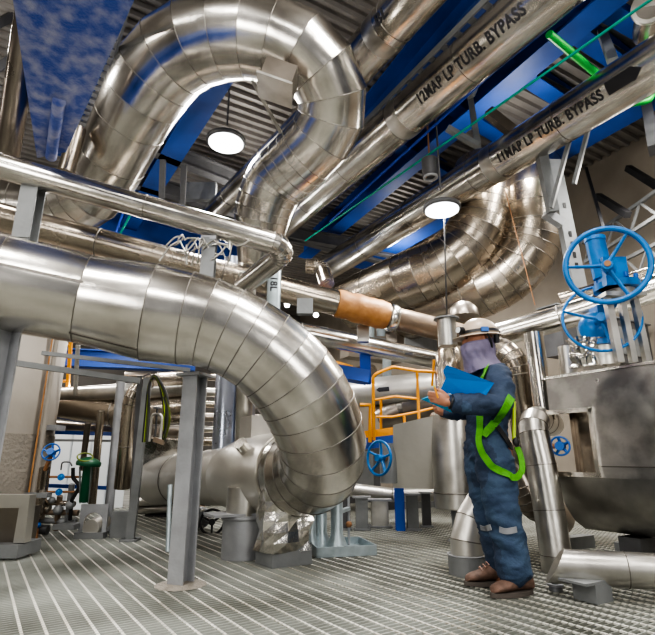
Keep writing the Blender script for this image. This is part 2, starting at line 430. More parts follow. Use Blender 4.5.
c = P(430, 168, 6.3); r = thing('hook_block', 'small dark hook block hanging above the right lamp', 'hoist', c)
MB().tube(c-Z*.12, c+Z*.12, .1, 20).build('block_body', 'steel_dark', r); MB().torus(c-Z*.13, Z, .075, .02).build('ring', 'steel_light', r)
MB().tube(c+Z*.12, V(c.x, c.y, CEIL), .012, 8).build('chain', 'rust', r)
for i, (px, py, d) in enumerate([(287, 305, 9), (316, 315, 9.5), (417, 335, 9)]):
    c = P(px, py, d); r = thing('work_light', ['small bright work light just right of the foreground pipe top', 'small bright work light left of the taped pipe', 'small bright work light below the brown pipe, left of the helmet'][i], 'light', c)
    MB().ball(c, .045).build('lens', 'spot_glow', r); MB().tube(c, c+V(0, .1, .03), .05, 16).build('case', 'steel_grey', r)

# ================================================================ FOREGROUND U-BEND
cp = [(-90, 262, 2.95, .30), (0, 282, 3.15, .302), (84, 299, 3.32, .295), (150, 312, 3.42, .335), (187, 318, 3.46, .325), (214, 324, 3.48, .31), (238, 335, 3.5, .305), (260, 348, 3.52, .308),
      (279, 364, 3.54, .318), (296, 383, 3.57, .326), (309, 404, 3.6, .328), (318, 426, 3.64, .325), (323, 447, 3.71, .32), (320, 462, 3.84, .325), (311, 470, 3.98, .335), (302, 472, 4.08, .34), (294, 472.5, 4.2, .34)]
def resample(q, n):
    q = catmull(q, 12); cum = [0]
    for i in range(1, len(q)): cum.append(cum[-1]+(P(*q[i][:3])-P(*q[i-1][:3])).length)
    out = []
    for k in range(n+1):
        t = cum[-1]*k/n; i = 0
        while i < len(cum)-2 and cum[i+1] < t: i += 1
        f_ = (t-cum[i])/(cum[i+1]-cum[i]); out.append([q[i][j]*(1-f_)+q[i+1][j]*f_ for j in range(4)])
    return out
cp = [list(c_) for c_ in cp[:4]]+resample([list(c_) for c_ in cp[4:]], 15)
pts = [P(a, b_, d) for a, b_, d, r in cp]; rr = [c_[3] for c_ in cp]
Lend = pts[-1]; far_end = P(160, 480, 6.25); e = (far_end-Lend); e.normalize(); LR = (far_end-Lend).length
pts += [Lend+e*.12]; rr += [.31]
root = thing('clad_pipe', 'huge silver clad pipe in the foreground curving down in a U bend', 'pipe', V(pts[12].x, pts[12].y, 0))
MB().sweep(pts, rr, 64, True, True, .003, sw=.0038).build('bend_cladding', 'clad', root)
mb = MB()     # longitudinal lap seams with rivets on the near side
for i in range(0, 3):
    a, b_ = pts[i], pts[i+1]; d = (b_-a).normalized(); x = (V(0, 0, CH)-a); x = (x-d*x.dot(d)).normalized(); y = d.cross(x)
    ph = (.5, -.35, .85)[i]; w0 = x*math.cos(ph)+y*math.sin(ph)
    MB().bar(a+w0*(rr[i]+.001), b_+w0*(rr[i+1]+.001), .016, .004, up=w0).build('lap_seam', 'seam', root)
pass
# run going away along the hall, white insulated T pieces
run0 = Lend+e*.08
run = [run0+e*(k*LR/4) for k in range(5)]
pipe('pale clad pipe running back from the lower end of the U bend', run, .28, 'clad_white', .6, .005)
tp = run[1]-Z*0
root = thing('clad_pipe', 'fat pale tee piece on the low pipe beside the U bend', 'pipe', tp)
MB().lathe(run0, e, [(.335, 0), (.345, .06), (.352, .35), (.348, .62), (.30, .90), (.285, .96)], 48).build('tee_body', 'clad_white', root)
cc = P(249, 454, 4.35); MB().tube(cc, cc+V(-.07, -.10, .09), .055, 24).build('nozzle', 'clad', root)
MB().box(P(261, 433, 4.75), (.32, .3, .3), (B, A, Z)).build('valve_box', 'clad_white', root)
# elbow at far end of the pale pipe
pe = P(175, 478, 6.6); 
pipe('short silver elbow at the far left end of the pale pipe', [P(172, 479, 6.9), P(150, 485, 6.7), P(143, 466, 6.8), P(147, 445, 6.9)], .24, 'clad', .6, .006, R=.35)
b = MB()
q = P(152, 448, 6.3); b.prism([P(139, 476, 6.2), P(140, 438, 6.2), P(178, 440, 6.2), P(178, 462, 6.2), P(160, 468, 6.2)], (0, .25, 0)); tag(b.build('metal_cover', 'foil'), 'creased silver sheet cover below the hanging cable bundle', 'cover')

# pedestal, foil support
def gz0(px, py): return PZ(px, py, 0)
c = gz0(238, 561); c = V(c.x, c.y+.14, 0)
root = thing('pipe_pedestal', 'round grey pedestal under the pale pipe left of the foil wrap', 'pedestal', c)
MB().lathe(c, Z, [(.165, 0), (.165, .30)], 40).build('base', 'steel_light', root)
MB().lathe(c, Z, [(.17, .30), (.18, .305), (.18, .33), (.16, .335)], 40).build('base_flange', 'steel_light', root)
MB().lathe(c, Z, [(.14, .33), (.14, .56)], 40).build('stem', 'clad_dull', root)
MB().box(c+V(-.06, -.02, .345), (.46, .3, .02), (B, A, Z)).build('shelf_plate', 'steel_light', root)
c = gz0(284, 568); c = V(c.x, c.y+.16, 0)
root = thing('pipe_support', 'foil wrapped support under the lowest part of the U bend', 'support', c)
poly = [c+B*.17-A*.12, c+B*.1+A*.14, c-B*.2+A*.14, c-B*.17-A*.12]
MB().prism([p+Z*.0 for p in poly], (0, 0, .14)).build('base_bracket', 'steel_grey', root)
def crumple(c, w, dpt, z0, z1, amp, seed, n=26, m=18):
    mb = MB(); rs = []
    for i in range(m+1):
        z = z0+(z1-z0)*i/m; ring = []
        for k in range(n*2):
            a = 2*PI*k/(n*2); ca, sa_ = math.cos(a), math.sin(a)
            q = (abs(ca)**5+abs(sa_)**5)**(-1/5)
            p = c+B*(ca*q*w/2)+A*(sa_*q*dpt/2)+Z*z
            h = noise.noise(V(p.x*7+seed, p.y*7, p.z*6))*1.4; h2 = abs(noise.noise(V(p.x*12, p.y*12+seed, p.z*9)))
            ring.append(p+(B*ca+A*sa_)*(amp*(h+h2-.3)))
        rs.append(ring)
    mb.rings(rs, False, True); return mb
crumple(c+V(-.02, .02, 0), .42, .34, .10, .62, .045, 3.1, 7, 7).build('foil_wrap', 'foil', root)

# skid tray with galvanised posts
t = PZ(340, 556, 0)+V(0, .22, 0)
root = thing('drip_tray', 'low grey steel tray holding galvanised posts right of the U bend', 'tray', t)
ta = (V(.97, .24, 0), V(-.24, .97, 0), Z)
MB().box(t+Z*.01, (.52, .5, .02), ta).build('tray_floor', 'galv', root)
for s in (-1, 1):
    MB().box(t+ta[1]*(s*.25)+Z*.04, (.52, .012, .08), ta).build('tray_edge', 'galv', root)
    MB().box(t+ta[0]*(s*.26)+Z*.04, (.012, .5, .08), ta).build('tray_edge', 'galv', root)
for px, py, r_, hh in [(311, 548, .04, .42), (321, 546, .055, .42), (337, 549, .055, .5)]:
    g0 = PZ(px, py, .02); MB().lathe(g0, Z, [(r_*1.8, 0), (r_*1.7, .03), (r_, .12), (r_, hh)], 20).build('post', 'galv', root)
g0 = PZ(349, 545, .02); MB().tube(g0, g0+Z*.55, .012).build('rod', 'steel_light', root); MB().ball(g0+Z*.18, .03).build('drain_cock', 'rust', root)
MB().bar(PZ(337, 549, .02)+Z*.3, g0+Z*.32, .04, .03).build('clamp', 'galv', root)

# near column holding the big pipe
def column(label, base, h, w=.14, name='support_post', ax=(B, A, Z), m='steel_light'):
    r = thing(name, label, 'post', base)
    x, y = ax[0], ax[1]
    MB().box(base+Z*(h/2)-y*(w/2), (w, .012, h), ax).build('front_flange', m, r)
    MB().box(base+Z*(h/2)+y*(w/2), (w, .012, h), ax).build('rear_flange', m, r)
    MB().box(base+Z*(h/2), (.012, w, h), ax).build('web', m, r)
    return r
ax1 = (V(.93, -.36, 0), V(.36, .93, 0), Z)
bp = gz0(178, 587)+V(0, .06, 0)
c1 = column('tall grey steel column standing under the foreground pipe', bp, 1.37, .12, ax=ax1)
MB().lathe(bp, Z, [(.17, -.0), (.12, .012), (.02, .014)], 12).build('grout_pad', 'concrete', c1)
MB().box(bp+Z*1.38, (.2, .2, .02), ax1).build('cap_plate', 'steel_light', c1)
bl = P(-14, 400, 2.95); column('grey steel column cut by the left edge, under the foreground pipe', V(bl.x, bl.y, 0), 1.62, .17, ax=ax1)

# ---------------------------------------------------------------- handrail-height pipe above the big pipe
a0 = P(-60, 148, 3.7); a1 = P(0, 166, 3.8); a2 = P(281, 245, 4.35)
rr0 = a2+V(-.02, .0, 0)
rp = fillet([a0, a1, P(291, 248, 4.37), P(243, 286, 4.9)], .12, 6)
o = pipe('bright silver handrail-like pipe crossing above the foreground pipe', rp, .098, 'clad', 1.0, .003, name='clad_pipe')
pipe('thin silver pipe dropping from the rail pipe end behind the foreground pipe', [P(248, 272, 4.95), P(247, 300, 5.0), P(243, 440, 5.1)], .085, 'clad_dull', .8, .004)
for i, (px, pt, pb, d, w) in enumerate([(31, 176, 246, 3.92, .125), (205, 240, 272, 4.2, .11)]):
    t0 = P(px+5, pt, d); h = .55; base = V(t0.x, t0.y, t0.z-h)
    r = column(m='steel_grey', label=['grey post holding the rail pipe at upper left', 'grey post holding the rail pipe near its right end'][i], base=base, h=h, w=w, ax=(V(1, .1, 0), V(-.1, 1, 0), Z))
    MB().box(t0, (w*1.15, w*1.1, .03)).build('saddle', 'steel_light', r)
for i, (px, py, pt, d) in enumerate([(-3, 235, 60, 4.3), (2, 170, 60, 4.4)]): pass
# tie wire bundle
mb = MB(); c = P(205, 240, 4.1)
for k in range(26):
    a = random.uniform(-.3, .05); q0 = c+V(random.uniform(-.22, .22), random.uniform(-.05, .05), random.uniform(-.04, .03)); 
    q1 = q0+V(random.uniform(-.18, .18), random.uniform(-.05, .1), random.uniform(-.18, .02)); qm = (q0+q1)/2+V(0, 0, random.uniform(-.08, .05))
    mb.sweep([Vector(p) for p in catmull([q0, qm, q1], 4)], .008, 6)
tag(mb.build('tie_wire', 'clad_dull'), 'tangle of silver tie wires round the post under the rail pipe', 'wire')['kind'] = 'stuff'

# brown and silver pipe with the taped section
q0 = P(-40, 207, 4.9); q1 = P(336, 303, 5.7); q2 = P(386, 316, 5.85); q3 = P(470, 337, 6.1)
root = thing('clad_pipe', 'long pipe with an orange-brown taped section behind the foreground pipe', 'pipe', q1)
pipe(None, [q0, q1], .145, 'clad_warm', 1.2, .006, name='clad_section', parent=root)
MB().sweep([Vector(c_[:3]) for c_ in catmull([q1, q1.lerp(q2, .33), q1.lerp(q2, .66), q2], 4)], [.157, .165, .16, .155, .165, .172, .165, .16, .168, .165, .172, .16, .158], 28, True).build('taped_section', 'tape', root)
pipe(None, [q2, q3], .135, 'brown_pipe', 2, .006, name='bare_section', parent=root)
MB().hoop(q2+(q3-q2)*.07, q3-q2, .15, .01, 28, .05).build('metal_band', 'clad', root)
pipe('silver pipe below the taped pipe, with a black mark near the helmet', [P(240, 318, 6.0), P(300, 332, 6.2), P(450, 363, 6.6)], .12, 'clad', 1.4, .005)
pipe('thin silver pipe just under the brown pipe', [P(385, 320, 6.4), P(450, 334, 6.5)], .06, 'clad', 1.4, .004)
mb = MB(); c = P(409, 354, 6.35); mb.box(c, (.09, .02, .03)); tag(mb.build('pipe_marker', 'black_paint'), 'small black marker on the silver pipe left of the helmet', 'marker')
tag(MB().box(P(305, 307, 5.4), (.17, .1, .17)).build('junction_box', 'steel_grey'), 'square silver box on the pipe right of the bend', 'box')
pipe('short silver elbow at the lower end of the 11MAP pipe', [P(306, 266, 6.6), P(322, 267, 6.6), P(327, 284, 6.4)], .10, 'clad_warm', .3, .004, R=.12, gores=5)
tag(MB().box(P(363, 334, 6.0), (.14, .1, .2)).build('junction_box', 'clad_dull'), 'square silver box hanging below the taped section', 'box')
# lettered upright
c = P(274, 285, 5.2); r = pipe('upright pale pipe lettered 18L beside the rail pipe end', [c-Z*.5, c+Z*.3], .072, 'galv', 2, .002)
text_on_pipe('18L', c+Z*.3, c-Z*.5, .072, c+Z*.07, .10, 'black_paint', r, 0)

# ================================================================ UPPER LOOP
lp = [(-40, 196, 6.4, .36), (15, 200, 6.2, .36), (48, 203, 6.0, .36), (72, 201, 5.9, .37), (90, 192, 5.8, .37), (103, 176, 5.7, .365), (113, 158, 5.6, .365), (131, 121, 5.35, .375), (143, 98, 5.2, .39), (156, 76, 5.1, .41), (173, 57, 5.0, .41), (196, 43, 4.9, .41),
      (222, 36, 4.85, .41), (249, 35, 4.8, .40), (275, 41, 4.8, .39), (301, 52, 4.8, .375), (321, 71, 4.85, .36), (332, 95, 4.95, .35), (331, 118, 5.05, .345), (321, 138, 5.15, .34), (306, 154, 5.25, .335), (291, 168, 5.35, .33), (276, 182, 5.45, .33), (267, 200, 5.5, .32), (262, 218, 5.55, .31), (259, 238, 5.6, .29), (257, 262, 5.7, .22), (254, 330, 5.8, .2)]
lp = catmull([list(q_) for q_ in lp[:6]], 2)[:-1]+[list(lp[5]), list(lp[6])]+[list(q_) for q_ in lp[7:20]]+catmull([list(q_) for q_ in lp[20:-3]], 2)+[list(q_) for q_ in lp[-2:]]
pts = [P(*q_[:3]) for q_ in lp]; rr = [c_[3] for c_ in lp]
root = thing('clad_pipe', 'large silver pipe looping over near the ceiling in segmented cladding', 'pipe', pts[12])
MB().sweep(pts, rr, 56, True, True, .003, sw=.004).build('loop_cladding', 'clad', root)
cb = P(279, 82, 4.3)
bx = (V(.86, .2, -.28).normalized(),)
xx = V(.93, .1, -.3).normalized(); zz = V(.3, -.05, .9); zz = (zz-xx*zz.dot(xx)).normalized(); yy = zz.cross(xx)
MB().box(cb, (.27, .3, .2), (xx, yy, zz)).build('hanger_box', 'clad_dark', root)
MB().box(cb-zz*.10-yy*.02, (.31, .34, .02), (xx, yy, zz)).build('hanger_box_rim', 'clad_dull', root)
MB().bar(P(252, 80, 4.5), P(281, 133, 4.9), .03, .02).build('strap', 'clad_dull', root)

# uprights under the loop, seen inside the U bend
pipe('wide upright silver pipe seen inside the U bend', [P(234, 260, 6.0), P(227, 370, 5.55), P(222, 472, 5.25)], .118, 'clad_blue', .9, .005)
pipe('narrower bluish upright pipe, right of the wide upright, inside the U bend', [P(249, 330, 5.7), P(244, 465, 5.3)], .10, 'clad_blue', .9, .005)

# right pair of drop pipes
d1 = [(484, 166, 8.0), (484, 200, 7.8), (482, 214, 7.75), (477, 230, 7.7), (467, 245, 7.7), (452, 259, 7.7), (432, 270, 7.8), (405, 281, 8.0), (350, 305, 8.7)]
d1 = [d1[0]]+catmull([list(q_) for q_ in d1[1:]], 2)
tag(MB().sweep([P(*c_[:3]) for c_ in d1], .455, 44, True, True, .005, sw=.006).build('clad_pipe', 'clad_warm'), 'left one of two big drop pipes with segmented elbows, upper right', 'pipe')
d1 = [(533, 168, 7.9), (533, 195, 7.6), (534, 225, 7.5), (530, 243, 7.5), (520, 261, 7.5), (504, 277, 7.6), (483, 289, 7.7), (455, 300, 8.0), (400, 318, 8.6)]
d1 = [d1[0]]+catmull([list(q_) for q_ in d1[1:]], 2)
tag(MB().sweep([P(*c_[:3]) for c_ in d1], .425, 44, True, True, .005, sw=.006).build('clad_pipe', 'clad_warm'), 'right one of two big drop pipes with segmented elbows, upper right', 'pipe')
rod('thin rod hanging in front of the left drop pipe', P(444, 215, 6.0), P(447, 320, 6.0), .009, 'black', 'hanging_rod', 'rod')
rod('thin yellowish rod hanging over the right drop pipe', P(505, 190, 6.0), P(535, 305, 6.0), .006, 'rust', 'hanging_rod', 'rod')

# horizontal pipe right of the helmet and elbow behind the worker
pipe('silver pipe rising to the right behind the blue handwheels', [P(488, 338, 5.2), P(560, 318, 4.9), P(680, 281, 4.4)], .125, 'clad', 1.0, .005)
pipe('thin silver pipe running to the right edge behind the upper blue handwheel', [P(560, 300, 5.4), P(690, 262, 5.0)], .07, 'clad_warm', 1.0, .004)
pipe('brownish clad elbow pipe directly behind the worker', [P(470, 352, 5.0), P(513, 348, 4.6), P(528, 440, 4.5), P(528, 500, 4.5)], .13, 'clad_warm', .5, .005, R=.28, gores=7)
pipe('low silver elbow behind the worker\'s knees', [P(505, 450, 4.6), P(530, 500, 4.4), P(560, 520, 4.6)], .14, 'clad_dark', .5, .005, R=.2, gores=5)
# vertical bright post-like pipe and companions
pipe('upright silver pipe with slots right of the worker\'s shoulder', [P(533, 333, 4.4), P(545, 420, 4.2)], .082, 'clad', .7, .004)
pipe('short upright silver pipe standing behind the tank top', [P(566, 347, 4.5), P(570, 385, 4.4)], .07, 'clad_dull', .7, .004)
# vessel behind helmet
c = P(447, 332, 5.1); r = thing('vent_vessel', 'silver stack with flanged top left of the helmet', 'vessel', c)
MB().tube(c-Z*.15, c+Z*.13, .095, 28).build('stack', 'clad_dull', r); MB().tube(c+Z*.13, c+Z*.145, .13, 28).build('top_flange', 'steel_grey', r)
c2 = P(450, 372, 5.3); MB().lathe(c2, Z, [(.16, -.5), (.16, .02), (.13, .22), (.10, .26)], 32).build('body', 'clad_warm', r)
MB().lathe(P(463, 312, 5.5), Z, [(.17, -.06), (.16, .03), (.09, .1)], 24).build('cone_cap', 'clad_dark', r)

# upper left pipes
pipe('dark clad upright pipe at the upper left edge', [P(5, 168, 4.5), P(28, 20, 4.0), P(34, -20, 4.0)], .10, 'clad_dark', .9, .004)
pipe('thin pipe standing just left of the loop leg', [P(66, 172, 5.0), P(78, 128, 5.1)], .08, 'clad_warm', .9, .004)
pipe('brown clad pipe left of the loop bottom elbow', [P(-30, 232, 5.6), P(110, 205, 7.5)], .13, 'clad_dark', .9, .004)
for i, (a, b_) in enumerate([((-5, 70), (30, 45)), ((-5, 120), (40, 80)), ((-5, 25), (20, 12))]):
    hanger(['middle dark strut at the left edge above the rail pipe', 'lower dark strut at the left edge above the rail pipe', 'topmost dark strut in the left corner'][i], [P(*a, 6), P(*b_, 6.4)], .09, 'steel_dark')
for i, (px, py0, py1, d) in enumerate([(163, 160, 222, 7.5), (184, 165, 215, 7.5), (312, 95, 140, 7)]):
    hanger(['grey upright hanger left of the lamp', 'grey upright hanger below the lamp', 'dark upright between loop and pipe'][i], [P(px, py0, d), P(px-2, py1, d)], .08, 'steel_dark')
tag(MB().box(P(199, 192, 8), (.55, .1, .3)).build('wall_panel', 'steel_grey'), 'grey rectangular panel hung under the left lamp', 'panel')
rod('blue conduit hanging behind the rail pipe', P(124, 210, 5.6), P(116, 232, 5.6), .012, 'blue_cable')
rod('green conduit hanging behind the rail pipe', P(133, 210, 5.6), P(120, 234, 5.6), .012, 'green_cable')

# big structural box column near 11MAP (upper right)
c = P(552, 200, 5.6)
r = thing('steel_column', 'slotted grey steel column behind the blue handwheel', 'column', c)
cA, cB = P(553, 162, 6.9), P(582, 306, 6.0)
MB().bar(cA, cB, .16, .12, up=V(0, 1, 0)).build('channel', 'steel_grey', r)
MB().bar(P(541, 152, 6.2), P(553, 212, 6.1), .12, .1, up=V(0, 1, 0)).build('side_channel', 'steel_grey', r)
mb = MB()
for t_ in (.35, .55, .62, .69, .76): mb.box(cA.lerp(cB, t_)-V(0, .065, 0), (.035, .01, .08))
mb.build('slot', 'black', r)
# roof trusses at right
def truss(label, p, q, h=.35):
    r = thing('roof_truss', label, 'truss', (p+q)/2); MB().bar(p, q, .05, .05).build('lower_chord', 'steel_grey', r); MB().bar(p+Z*h, q+Z*h, .05, .05).build('upper_chord', 'steel_grey', r)
    mb = MB(); n = 8
    for i in range(n): mb.bar(p.lerp(q, i/n)+Z*(h*(i % 2)), p.lerp(q, (i+1)/n)+Z*(h*((i+1) % 2)), .03, .03)
    mb.build('lattice', 'steel_grey', r)
truss('grey lattice truss at the right, above the blue handwheel', P(585, 262, 8.5), P(690, 195, 6.5))
truss('lower grey lattice truss at the right edge', P(600, 290, 8.5), P(690, 250, 6.6), .3)
for i, (a, b_) in enumerate([((628, 168), (660, 188)), ((598, 196), (628, 215)), ((586, 168), (604, 230))]):
    hanger(['uppermost black bracket arm on the right wall', 'middle black bracket arm on the right wall', 'black rod hanging left of the bracket arms'][i], [P(*a, 8), P(*b_, 7.2)], .09 if i < 2 else .04, 'black')

# ================================================================ HANDWHEELS
def wheel(root, c, nrm, R, r, m, spokes=3, a0=0., name='handwheel'):
    x, y = frame(nrm); z = nrm.normalized()
    rim = MB().torus(c, nrm, R, r, 48, 12).build('rim', m, root)
    for k in range(spokes):
        a = a0+2*PI*k/spokes; e_ = x*math.cos(a)+y*math.sin(a)
        MB().sweep([c-z*.03, c-z*.025+e_*(R*.5), c+e_*R], [(.02, .014), (.018, .012), (.014, .01)], 10).build('spoke', m, root)
    MB().tube(c-z*.06, c+z*.03, .035, 20).build('hub', m, root)
# upper big valve
vc = P(607, 265, 3.55); vn = V(-.62, -.72, -.30).normalized()
root = thing('gate_valve', 'big blue gate valve with three-spoke handwheel above the tank', 'valve', vc)
wheel(root, vc, V(-.40, -.85, -.12), .266, .020, 'blue_valve', 3, .10)
MB().tube(vc+V(.02, .03, 0), vc+V(-.015, -.035, 0), .022, 16).build('stem_nut', 'rust', root)
b0 = vc+V(.15, .22, 0)
MB().tube(b0+V(-.08, 0, .28), b0+V(-.06, 0, -.02), .07, 24).build('yoke_tube', 'blue_valve', root)
MB().tube(b0+V(-.08, 0, .28), b0+V(-.08, 0, .31), .075, 24).build('yoke_cap', 'blue_valve', root)
MB().tube(vc, b0+V(0, 0, .02), .04, 20).build('drive_shaft', 'blue_valve', root)
MB().box(b0+V(-.02, -.03, .0), (.17, .16, .22)).build('gearbox', 'blue_valve', root)
MB().tube(b0+V(.04, .02, -.06), b0+V(.04, .02, -.11), .16, 32).build('yoke_flange', 'blue_valve', root)
mb = MB()
for k in range(8):
    a = k*PI/4; q = b0+V(.04+.135*math.cos(a), .02+.135*math.sin(a), -.05); mb.tube(q, q+Z*.04, .016, 6)
mb.build('flange_bolts', 'blue_valve_dark', root)
MB().tube(b0+V(.06, .02, -.11), b0+V(.06, .02, -.20), .10, 28).build('bonnet', 'clad_white', root)
ft = .50
for i, (dx, w) in enumerate([(-.07, .06), (.03, .05), (.13, .05)]):
    MB().bar(b0+V(dx, -.02, -.16), b0+V(dx+.03, -.0, -.16-ft), w*.8, .05, up=V(0, 1, 0)).build('stand_leg', 'clad_dull', root)
MB().box(b0+V(.03, 0, -.17), (.30, .2, .03)).build('stand_plate', 'clad_dull', root)
# second valve
vc = P(601, 318, 3.75)
root = thing('gate_valve', 'second blue valve with thin handwheel, lower and behind the big one', 'valve', vc)
wheel(root, vc, V(-.35, -.85, .15), .262, .011, 'blue_valve', 3, .32)
b0 = vc+V(.05, .18, -.03)
MB().tube(vc, b0, .03, 16).build('drive_shaft', 'blue_valve', root)
MB().ball(b0, (.13, .10, .13)).build('gearbox', 'blue_valve', root)
MB().box(b0+V(.06, 0, .06), (.12, .12, .22)).build('yoke', 'blue_valve', root)
MB().tube(b0+V(.03, 0, -.11), b0+V(.03, 0, -.15), .14, 28).build('yoke_flange', 'blue_valve', root)
MB().tube(b0+V(.03, 0, -.15), b0+V(.03, 0, -.30), .10, 24).build('bonnet', 'clad_white', root)
c = P(585, 352, 3.85); tag(crumple(V(c.x, c.y, 0), .22, .2, c.z-.12, c.z+.10, .05, 8).build('foil_wrap', 'foil'), 'crumpled foil bundle on the tank top left of the valve', 'wrap')

# ================================================================ TANK AT RIGHT
tl = P(546, 382, 4.15); tx = -A
T0 = V(tl.x, tl.y, 0)
prof = [(0, 1.43), (0, .66), (.02, .55), (.07, .43), (.15, .33), (.27, .26), (.42, .24)]
Lt = 2.6
def tp_(t_, o_, z): return T0+tx*t_+B*o_+Z*z
root = thing('tank', 'large dull silver box-like tank with rounded underside at the right', 'tank', T0+tx*1.2+B*.4)
mb = MB(); ts = [0, .30, 1.2, Lt]
def strip(mb, t0, t1, pr, smooth=False):
    n = len(pr); mb.add([tp_(t0, *q) for q in pr]+[tp_(t1, *q) for q in pr], [(i, n+i, n+i+1, i+1) for i in range(n-1)], smooth)
strip(mb, 0, .34, [(0, 1.43), (0, 1.15)]); strip(mb, .34, Lt, [(0, 1.43), (0, 1.15)]); strip(mb, .34, Lt, [(0, 1.15), (0, .68)]); strip(mb, 0, Lt, [(0, .68), (0, .66)])
mb.build('side_plate', 'tank_sheet', root)
mb = MB(); strip(mb, .0, Lt, [(0, .66)]+prof[2:], True); mb.build('rounded_belly', 'clad_dull', root)
mb = MB(); mb.add([tp_(0, 0, 1.43), tp_(Lt, 0, 1.43), tp_(Lt, 1.1, 1.43), tp_(0, 1.1, 1.43)], [(0, 1, 2, 3)]); mb.build('top_plate', 'clad_dull', root)
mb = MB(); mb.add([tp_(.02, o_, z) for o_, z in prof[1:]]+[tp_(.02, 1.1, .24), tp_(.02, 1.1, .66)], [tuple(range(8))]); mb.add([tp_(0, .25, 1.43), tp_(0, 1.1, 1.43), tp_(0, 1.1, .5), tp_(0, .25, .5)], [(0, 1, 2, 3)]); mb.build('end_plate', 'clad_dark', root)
mb = MB(); mb.add([tp_(0, .3, 1.2), tp_(.6, .3, 1.2), tp_(.6, .3, .6), tp_(0, .3, .6)], [(0, 1, 2, 3)]); mb.build('recess_back', 'clad_warm', root)
MB().box(tp_(.18, -.008, 1.155), (.40, .02, .035), (tx, B, Z)).build('recess_trim', 'clad', root)
MB().box(tp_(.355, -.008, .915), (.035, .02, .50), (tx, B, Z)).build('recess_trim', 'clad', root)
MB().box(tp_(.20, -.008, .68), (.36, .02, .035), (tx, B, Z)).build('recess_trim', 'clad', root)
MB().box(tp_(Lt/2+.19, -.004, .74), (Lt-.38, .008, .008), (tx, B, Z)).build('lap_seam', 'seam', root)
MB().box(tp_(Lt/2, .0, 1.435), (Lt, .03, .02), (tx, B, Z)).build('top_edge', 'clad', root)
for t_, o_ in ((.35, .55), (1.6, .55)): MB().box(tp_(t_, o_, .12), (.16, .6, .24), (tx, B, Z)).build('saddle', 'steel_dark', root)
# little blue valve in the recess
c = P(560, 446, 3.95); root = thing('globe_valve', 'small valve with dark blue handwheel in the tank recess', 'valve', c)
wheel(root, c, V(-.55, -.8, 0), .07, .008, 'blue_valve_dark', 5, .2)
MB().tube(c, c+V(-.1, .05, 0), .02, 12).build('stem', 'rust', root); MB().tube(c+V(-.11, .05, -.05), c+V(-.11, .05, .05), .03, 12).build('valve_body', 'steel_dark', root)

# clad standpipe with rounded top
q = [P(560, 592, 3.62), P(556, 555, 3.68), P(549, 510, 3.79), P(541, 465, 3.9), P(534, 434, 3.98)]+[P(*c_) for c_ in [(533, 427, 4.02), (535, 421, 4.09), (539, 419, 4.2), (545, 421, 4.4), (551, 424, 4.7)]]
pipe('upright silver pipe with slanted rounded top beside the worker', q, .112, 'clad_dull', .9, .003, n=40)
# low horizontal pipe and block
la, lb, lr = P(544, 565, 3.09), P(700, 574, 2.85), .098
ld_ = (lb-la).normalized(); lx = ld_.cross(Z).normalized(); ly = lx.cross(ld_)
def lring(t, sl): return [la+ld_*(t+sl*(1+math.sin(2*PI*k/40))*lr)+(lx*math.cos(2*PI*k/40)+ly*math.sin(2*PI*k/40))*lr for k in range(40)]
mb = MB(); mb.rings([lring(0, .62), lring(.45, 0)], True, True, True); mb.rings([lring(.45, 0), lring(1.1, 0)], True, False); mb.cur = 1; mb.hoop(la+ld_*.45, ld_, lr, .003, 40)
tag(mb.build('clad_pipe', 'clad_dull'), 'low silver pipe with slanted end lying at the right edge near the floor', 'pipe')
c = gz0(590, 600); c = V(c.x+.02, c.y+.0, 0)
root = thing('pipe_block', 'grey steel block with top plate under the low pipe', 'block', c)
MB().box(c+Z*.05, (.15, .15, .10), (B, -A, Z)).build('block', 'steel_grey', root)
MB().box(c+Z*.108+V(-.03, 0, 0), (.26, .18, .014), (B, -A, Z)).build('top_plate', 'steel_grey', root)
c = gz0(556, 591); root = thing('floor_bolt', 'small round bolt fitting on the grating by the boots', 'fitting', c)
MB().lathe(c, Z, [(.04, 0), (.04, .03), (.02, .035), (.02, .06)], 16).build('stud', 'steel_grey', root); MB().lathe(c+Z*.03, Z, [(.05, 0), (.05, .012)], 16).build('washer', 'steel_light', root)
for i, (px, py, w) in enumerate([(572, 541, .5), (640, 545, .6)]):
    tag(MB().box(P(px, py, 4.6)+Z*-.02, (w, .12, .12), (B, -A, Z)).build('skid_beam', 'steel_grey'), ['grey skid beam end below the left corner of the tank', 'grey skid beam below the tank near the right edge'][i], 'beam')

# cone / socket behind the boots
c = gz0(473, 578); c = V(c.x, c.y+.12, 0)
root = thing('floor_sleeve', 'slanted silver pipe in a round floor sleeve behind the boots', 'pipe', c)
MB().lathe(c, Z, [(.135, 0), (.135, .13)], 36).build('sleeve', 'steel_grey', root); MB().torus(c+Z*.13, Z, .135, .006).build('sleeve_rim', 'steel_light', root)
MB().sweep([c+Z*.05, c+Z*.22, c+V(.05, .02, .36), c+V(.16, .06, .50), c+V(.3, .1, .58)], [.115, .112, .11, .108, .105], 32, True, True, .004).build('slanted_pipe', 'clad_white', root)

